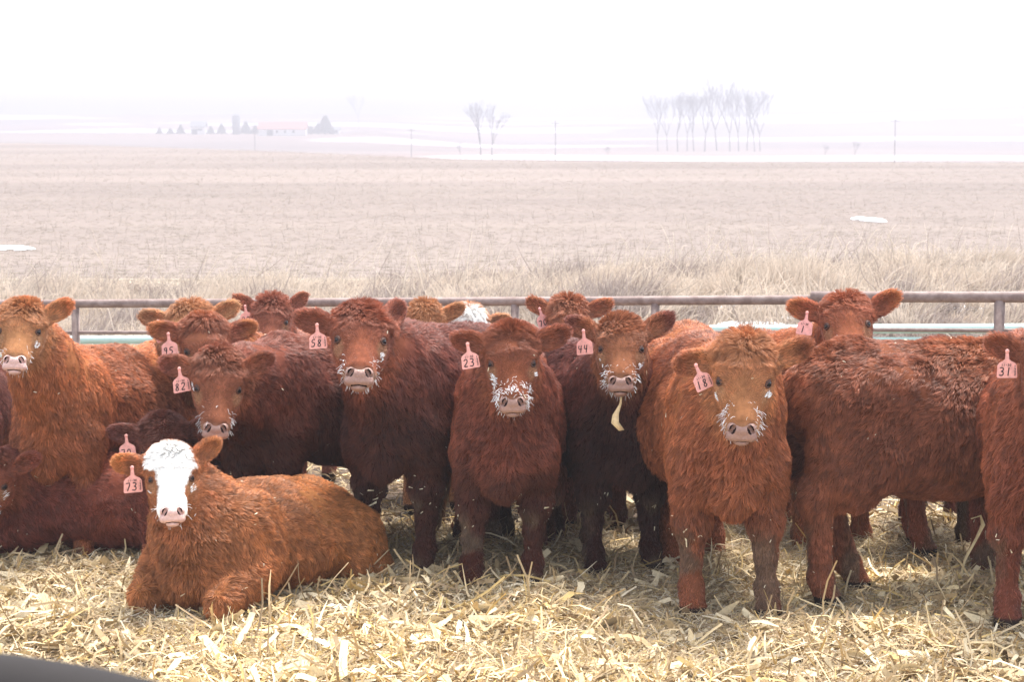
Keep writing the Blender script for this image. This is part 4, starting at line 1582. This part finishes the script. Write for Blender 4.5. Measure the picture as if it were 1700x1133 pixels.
cows = [
    dict(label='reddish orange calf with a white face lying in the corn stalks, tag 73', size=.94, yaw=-22, root=(350, 8.62), head=(284, 786, 8.42), pitch=34,
         roll=2, earL=(12, 1), earR=(30, .8), lying=True, color=(.36, .125, .04), face=(.34, .12, .045), white='face', pink=True, tag=('73', '11-30', '1450', 0, 0),
         hairs=95000, vox=.009, frost=.25, flecks=50, hair=1.15, muzzle_pale=.2, fringe=.9),
    dict(label='tan faced calf with tag 18 standing in front, frosted muzzle', size=1.06, yaw=4, root=(1208, 8.62), head=(1235, 624, 8.22), pitch=50,
         roll=-2, earL=(-6, 1), earR=(22, 1), color=(.28, .085, .035), face=(.42, .17, .07), tag=('18', '11-30', '1452', 16, .01), hairs=100000, vox=.009, frost=.8, flecks=40, hair=1.1,
         rime=((.055, .085, -.065, .024, .9), (.055, -.085, -.065, .024, .9), (.23, 0, -.14, .04, .5)), legs={0: (.05, .0), 1: (.12, 0), 2: (.25, .05)}),
    dict(label='dark red calf with frost caked over its face, tag 23', size=.98, yaw=-3, root=(838, 9.0), head=(850, 594, 8.72), pitch=47, roll=1,
         earL=(14, 1), earR=(26, 1), color=(.19, .05, .026), ftop=1, face=(.25, .075, .035), wet_shade=.55, tag=('23', '11-30', '1452', 3, .02), hairs=90000, vox=.009, frost=1.0, flecks=40,
         rime=((.05, .088, -.055, .022, .8), (.10, -.07, -.06, .05, .5), (.16, -.06, -.08, .05, .6), (.2, 0, -.02, .04, .5), (.12, .07, -.08, .03, .35), (.22, .0, -.14, .05, .5)), legs={0: (.1, 0), 1: (0, -.02)}),
    dict(label='dark calf with tag 44 and a corn husk hanging from its mouth', size=1.0, yaw=22, root=(1035, 9.4), head=(1031, 570, 9.02), pitch=37, roll=-2,
         earL=(22, 1), earR=(36, 1), color=(.13, .036, .024), face=(.30, .11, .05), wet_shade=.8, tag=('44', '', '', 15, 0), hairs=80000, frost=.8, flecks=30,
         rime=((.07, .085, -.065, .022, .6), (.07, -.085, -.065, .022, .5))),
    dict(label='tall red calf with tag 58, shaggy forelock and raised head', size=1.06, yaw=-28, root=(655, 9.35), head=(599, 554, 8.95), pitch=32, roll=0,
         earL=(14, 1), earR=(32, .4), color=(.18, .05, .029), face=(.27, .08, .04), wet_shade=.8, tag=('58', '11-30', '1452', 5, .0), hairs=95000, vox=.0095, frost=.7, flecks=45, hair=1.1,
         rime=((.07, .08, -.065, .018, .4), (.1, .06, -.05, .02, .3))),
    dict(label='red calf with tag 82, head lowered behind the white-faced one', size=1.0, yaw=-48, root=(435, 9.65), head=(362, 637, 9.0), pitch=49, roll=0,
         earL=(14, 1), earR=(32, 1), color=(.20, .055, .03), face=(.27, .09, .045), wet_shade=.78, tag=('82', '11-30', '1452', 4, 0), hairs=85000, frost=.5, flecks=45,
         rime=((.0, -.1, -.04, .02, .6), (.1, 0, -.01, .012, .6))),
    dict(label='reddish calf with a tangled forelock just above and behind calf 82', size=1.0, yaw=-55, root=(430, 10.35), zoff=-.05, head=(343, 576, 9.75), pitch=50, roll=2,
         earL=(10, 1), earR=(18, 1), color=(.30, .095, .035), face=(.30, .10, .05), tag=('95', '', '', 8, 0), hairs=60000, frost=.2, flecks=25),
    dict(label='sandy tan calf at the fence, ears out, behind the tangled one', size=1.0, yaw=6, root=(292, 10.8), head=(315, 543, 10.3), pitch=42, roll=3,
         earL=(14, 1), earR=(24, 1), color=(.36, .16, .075), face=(.42, .19, .085), tag=('70', '', '', 10, -.01), hairs=50000, frost=.1, flecks=15, vox=.012),
    dict(label='orange calf standing at far left, face pale with muzzle raised', hsize=.97, size=.95, yaw=-16, root=(92, 9.7), head=(32, 541, 9.25), pitch=37, hyaw=-8, roll=0,
         earL=(10, 1), earR=(34, 1), color=(.34, .105, .04), face=(.42, .18, .075), hairs=85000, frost=.3, flecks=60, hair=.9, pink=True,
         rime=((.07, .08, -.065, .018, .5),)),
    dict(label='dark red calf lying at the left edge, white muzzle cut off', size=.86, yaw=-78, zoff=.06, root=(40, 9.8), head=(-22, 800, 9.35), pitch=45, hyaw=-20, roll=0,
         earL=(10, 1), earR=(25, 1), lying=True, color=(.18, .045, .026), face=(.24, .07, .035), white='muzzle', pink=True, hairs=70000, frost=.3, flecks=60),
    dict(label='dark brown calf lying right behind the white-faced calf', size=.95, yaw=18, root=(285, 10.1), head=(268, 742, 9.6), pitch=55, roll=0,
         earL=(10, 1), earR=(15, 1), lying=True, color=(.15, .045, .03), face=(.17, .055, .035), tag=('70', '', '', 5, 0), hairs=50000, frost=0, flecks=15, vox=.012),
    dict(label='red calf far back at the fence, left of the tall one', size=.93, yaw=-5, root=(462, 12.6), head=(450, 528, 12.1), pitch=40, roll=0,
         earL=(32, 1), earR=(40, .8), color=(.24, .075, .04), face=(.28, .09, .05), tag=('70', '', '', 8, 0), hairs=36000, frost=.1, flecks=8, vox=.014, far=1),
    dict(label='curly tan calf head tucked down behind the tall calf', size=.95, yaw=14, root=(720, 12.0), head=(703, 546, 11.5), pitch=62, roll=0,
         earL=(25, .8), earR=(20, .8), color=(.38, .16, .065), face=(.40, .17, .07), hairs=34000, frost=0, flecks=6, vox=.014, far=1),
    dict(label='white topped calf far back, one pale ear showing', size=.95, yaw=-10, root=(800, 12.2), head=(778, 553, 11.7), pitch=55, roll=-8,
         earL=(0, .8), earR=(20, 1), color=(.40, .17, .08), face=(.42, .2, .1), white='face', hairs=36000, frost=0, flecks=4, vox=.014, far=1),
    dict(label='woolly headed red calf at the fence above calves 23 and 44', size=.97, yaw=8, root=(930, 11.7), head=(941, 534, 11.2), pitch=48, roll=0,
         earL=(28, 1), earR=(24, 1), color=(.26, .08, .035), face=(.32, .11, .05), tag=('70', '', '', 12, 0), hairs=44000, frost=.3, flecks=8, vox=.013, far=1),
    dict(label='bright red calf with tag 1 looking over the broadside one', size=1.06, yaw=10, root=(1385, 10.1), head=(1406, 530, 9.55), pitch=34, roll=2, zoff=-.06,
         earL=(24, 1), earR=(30, 1), color=(.30, .09, .035), face=(.33, .10, .045), tag=('1', '11-30', '', 2, .0), hairs=65000, frost=.1, flecks=10, hair=1.1),
    dict(label='shaggy red calf standing broadside with its rump to the left', size=1.04, yaw=99, zoff=.02, tilt=.0, root=(1800, 9.0), head=(2010, 640, 9.6), pitch=40, hyaw=60, roll=0,
         color=(.25, .075, .032), face=(.25, .075, .03), hairs=125000, vox=.0095, frost=0, flecks=70, hair=1.1, legs={2: (-.06, 0), 3: (.16, -.02)}),
    dict(label='red calf with tag 31 cut off by the right edge', size=1.06, yaw=-8, root=(1745, 8.22), head=(1750, 612, 7.9), pitch=45, roll=0,
         earL=(18, 1), earR=(28, 1), color=(.22, .06, .03), face=(.25, .075, .035), tag=('31', '11-30', '1452', 0, .0), hairs=60000, vox=.01, frost=.2, flecks=20),
    dict(label='dark red calf behind the broadside one, only its back and legs showing', size=.95, yaw=86, zoff=.03, root=(1905, 9.75), head=(2080, 620, 9.85), pitch=45, hyaw=50, roll=0,
         color=(.26, .075, .035), hairs=50000, frost=0, flecks=15, vox=.012),
    dict(label='dark calf at the left edge, mostly hidden by the orange one', size=.95, yaw=12, root=(-75, 10.4), head=(-95, 600, 9.9), pitch=45, roll=0,
         color=(.16, .048, .03), hairs=30000, frost=0, flecks=8, vox=.013),
    dict(label='red calf standing between calves 44 and 18, only its back showing', size=.93, yaw=12, zoff=-.1, root=(1130, 10.9), head=(1125, 640, 10.4), pitch=60, roll=0,
         color=(.24, .07, .032), hairs=40000, frost=0, flecks=8, vox=.013),
    dict(label='brown calf seen from behind, its flank showing between calves 23 and 44', size=.95, yaw=170, root=(985, 10.95), head=(1000, 640, 11.5), pitch=45, hyaw=150, roll=0,
         color=(.18, .055, .03), hairs=45000, frost=0, flecks=12, vox=.013),
    dict(label='dark calf seen from behind, its legs showing under the belly of the broadside one', size=.84, yaw=172, root=(1545, 11.1), head=(1560, 640, 11.6), pitch=45, hyaw=150, roll=0,
         color=(.13, .038, .024), hairs=35000, frost=0, flecks=8, vox=.013),
]
import os
only = os.environ.get('ONLY_COWS')
for i, s in enumerate(cows):
    if only and str(i) not in only.split(','):
        continue
    s['seed'] = 200 + i * 7
    build_cow('calf', s)

# husk hanging from the mouth of calf 44
hp = [at(1032, 655, 8.93), at(1030, 672, 8.92), at(1022, 690, 8.91), at(1021, 703, 8.90), at(1032, 716, 8.90)]
v = []
for i, (p, wd) in enumerate(zip(hp, (.003, .006, .014, .017, .012))):
    v += [p + [-wd, 0, 0], p + [wd, 0, .004], p + [wd, .003, .004], p + [-wd, .003, 0]]
v = np.array(v)
fq = []
for i in range(4):
    for k in range(4):
        fq.append([i * 4 + k, i * 4 + (k + 1) % 4, (i + 1) * 4 + (k + 1) % 4, (i + 1) * 4 + k])
fq += [[3, 2, 1, 0], [16, 17, 18, 19]]
o = new_mesh('corn_husk', v - hp[0], np.array(fq), M['straw'], cols=np.tile([.8, .62, .36], (len(v), 1)))
o.location = tuple(hp[0])
tag(o, 'curled yellow corn husk dangling from the mouth of calf 44', 'husk')

# ------------------------------------------------------------------ haze
hz = MB()
hz.box((0, 2490, 4.5), (2600, 2520, 15.5))
h = hz.build('haze', None, None, False)
hm_ = bpy.data.materials.new('haze_air')
hm_.use_nodes = True
t = hm_.node_tree
t.nodes.clear()
pv = t.nodes.new('ShaderNodeVolumePrincipled')
pv.inputs['Color'].default_value = (.435, .442, .488, 1)
pv.inputs['Density'].default_value = .0023
pv.inputs['Anisotropy'].default_value = .2
out = t.nodes.new('ShaderNodeOutputMaterial')
t.links.new(pv.outputs[0], out.inputs['Volume'])
h.data.materials.append(hm_)
tag(h, 'pale winter haze fading the distant field, farm and trees', 'haze', kind='stuff')
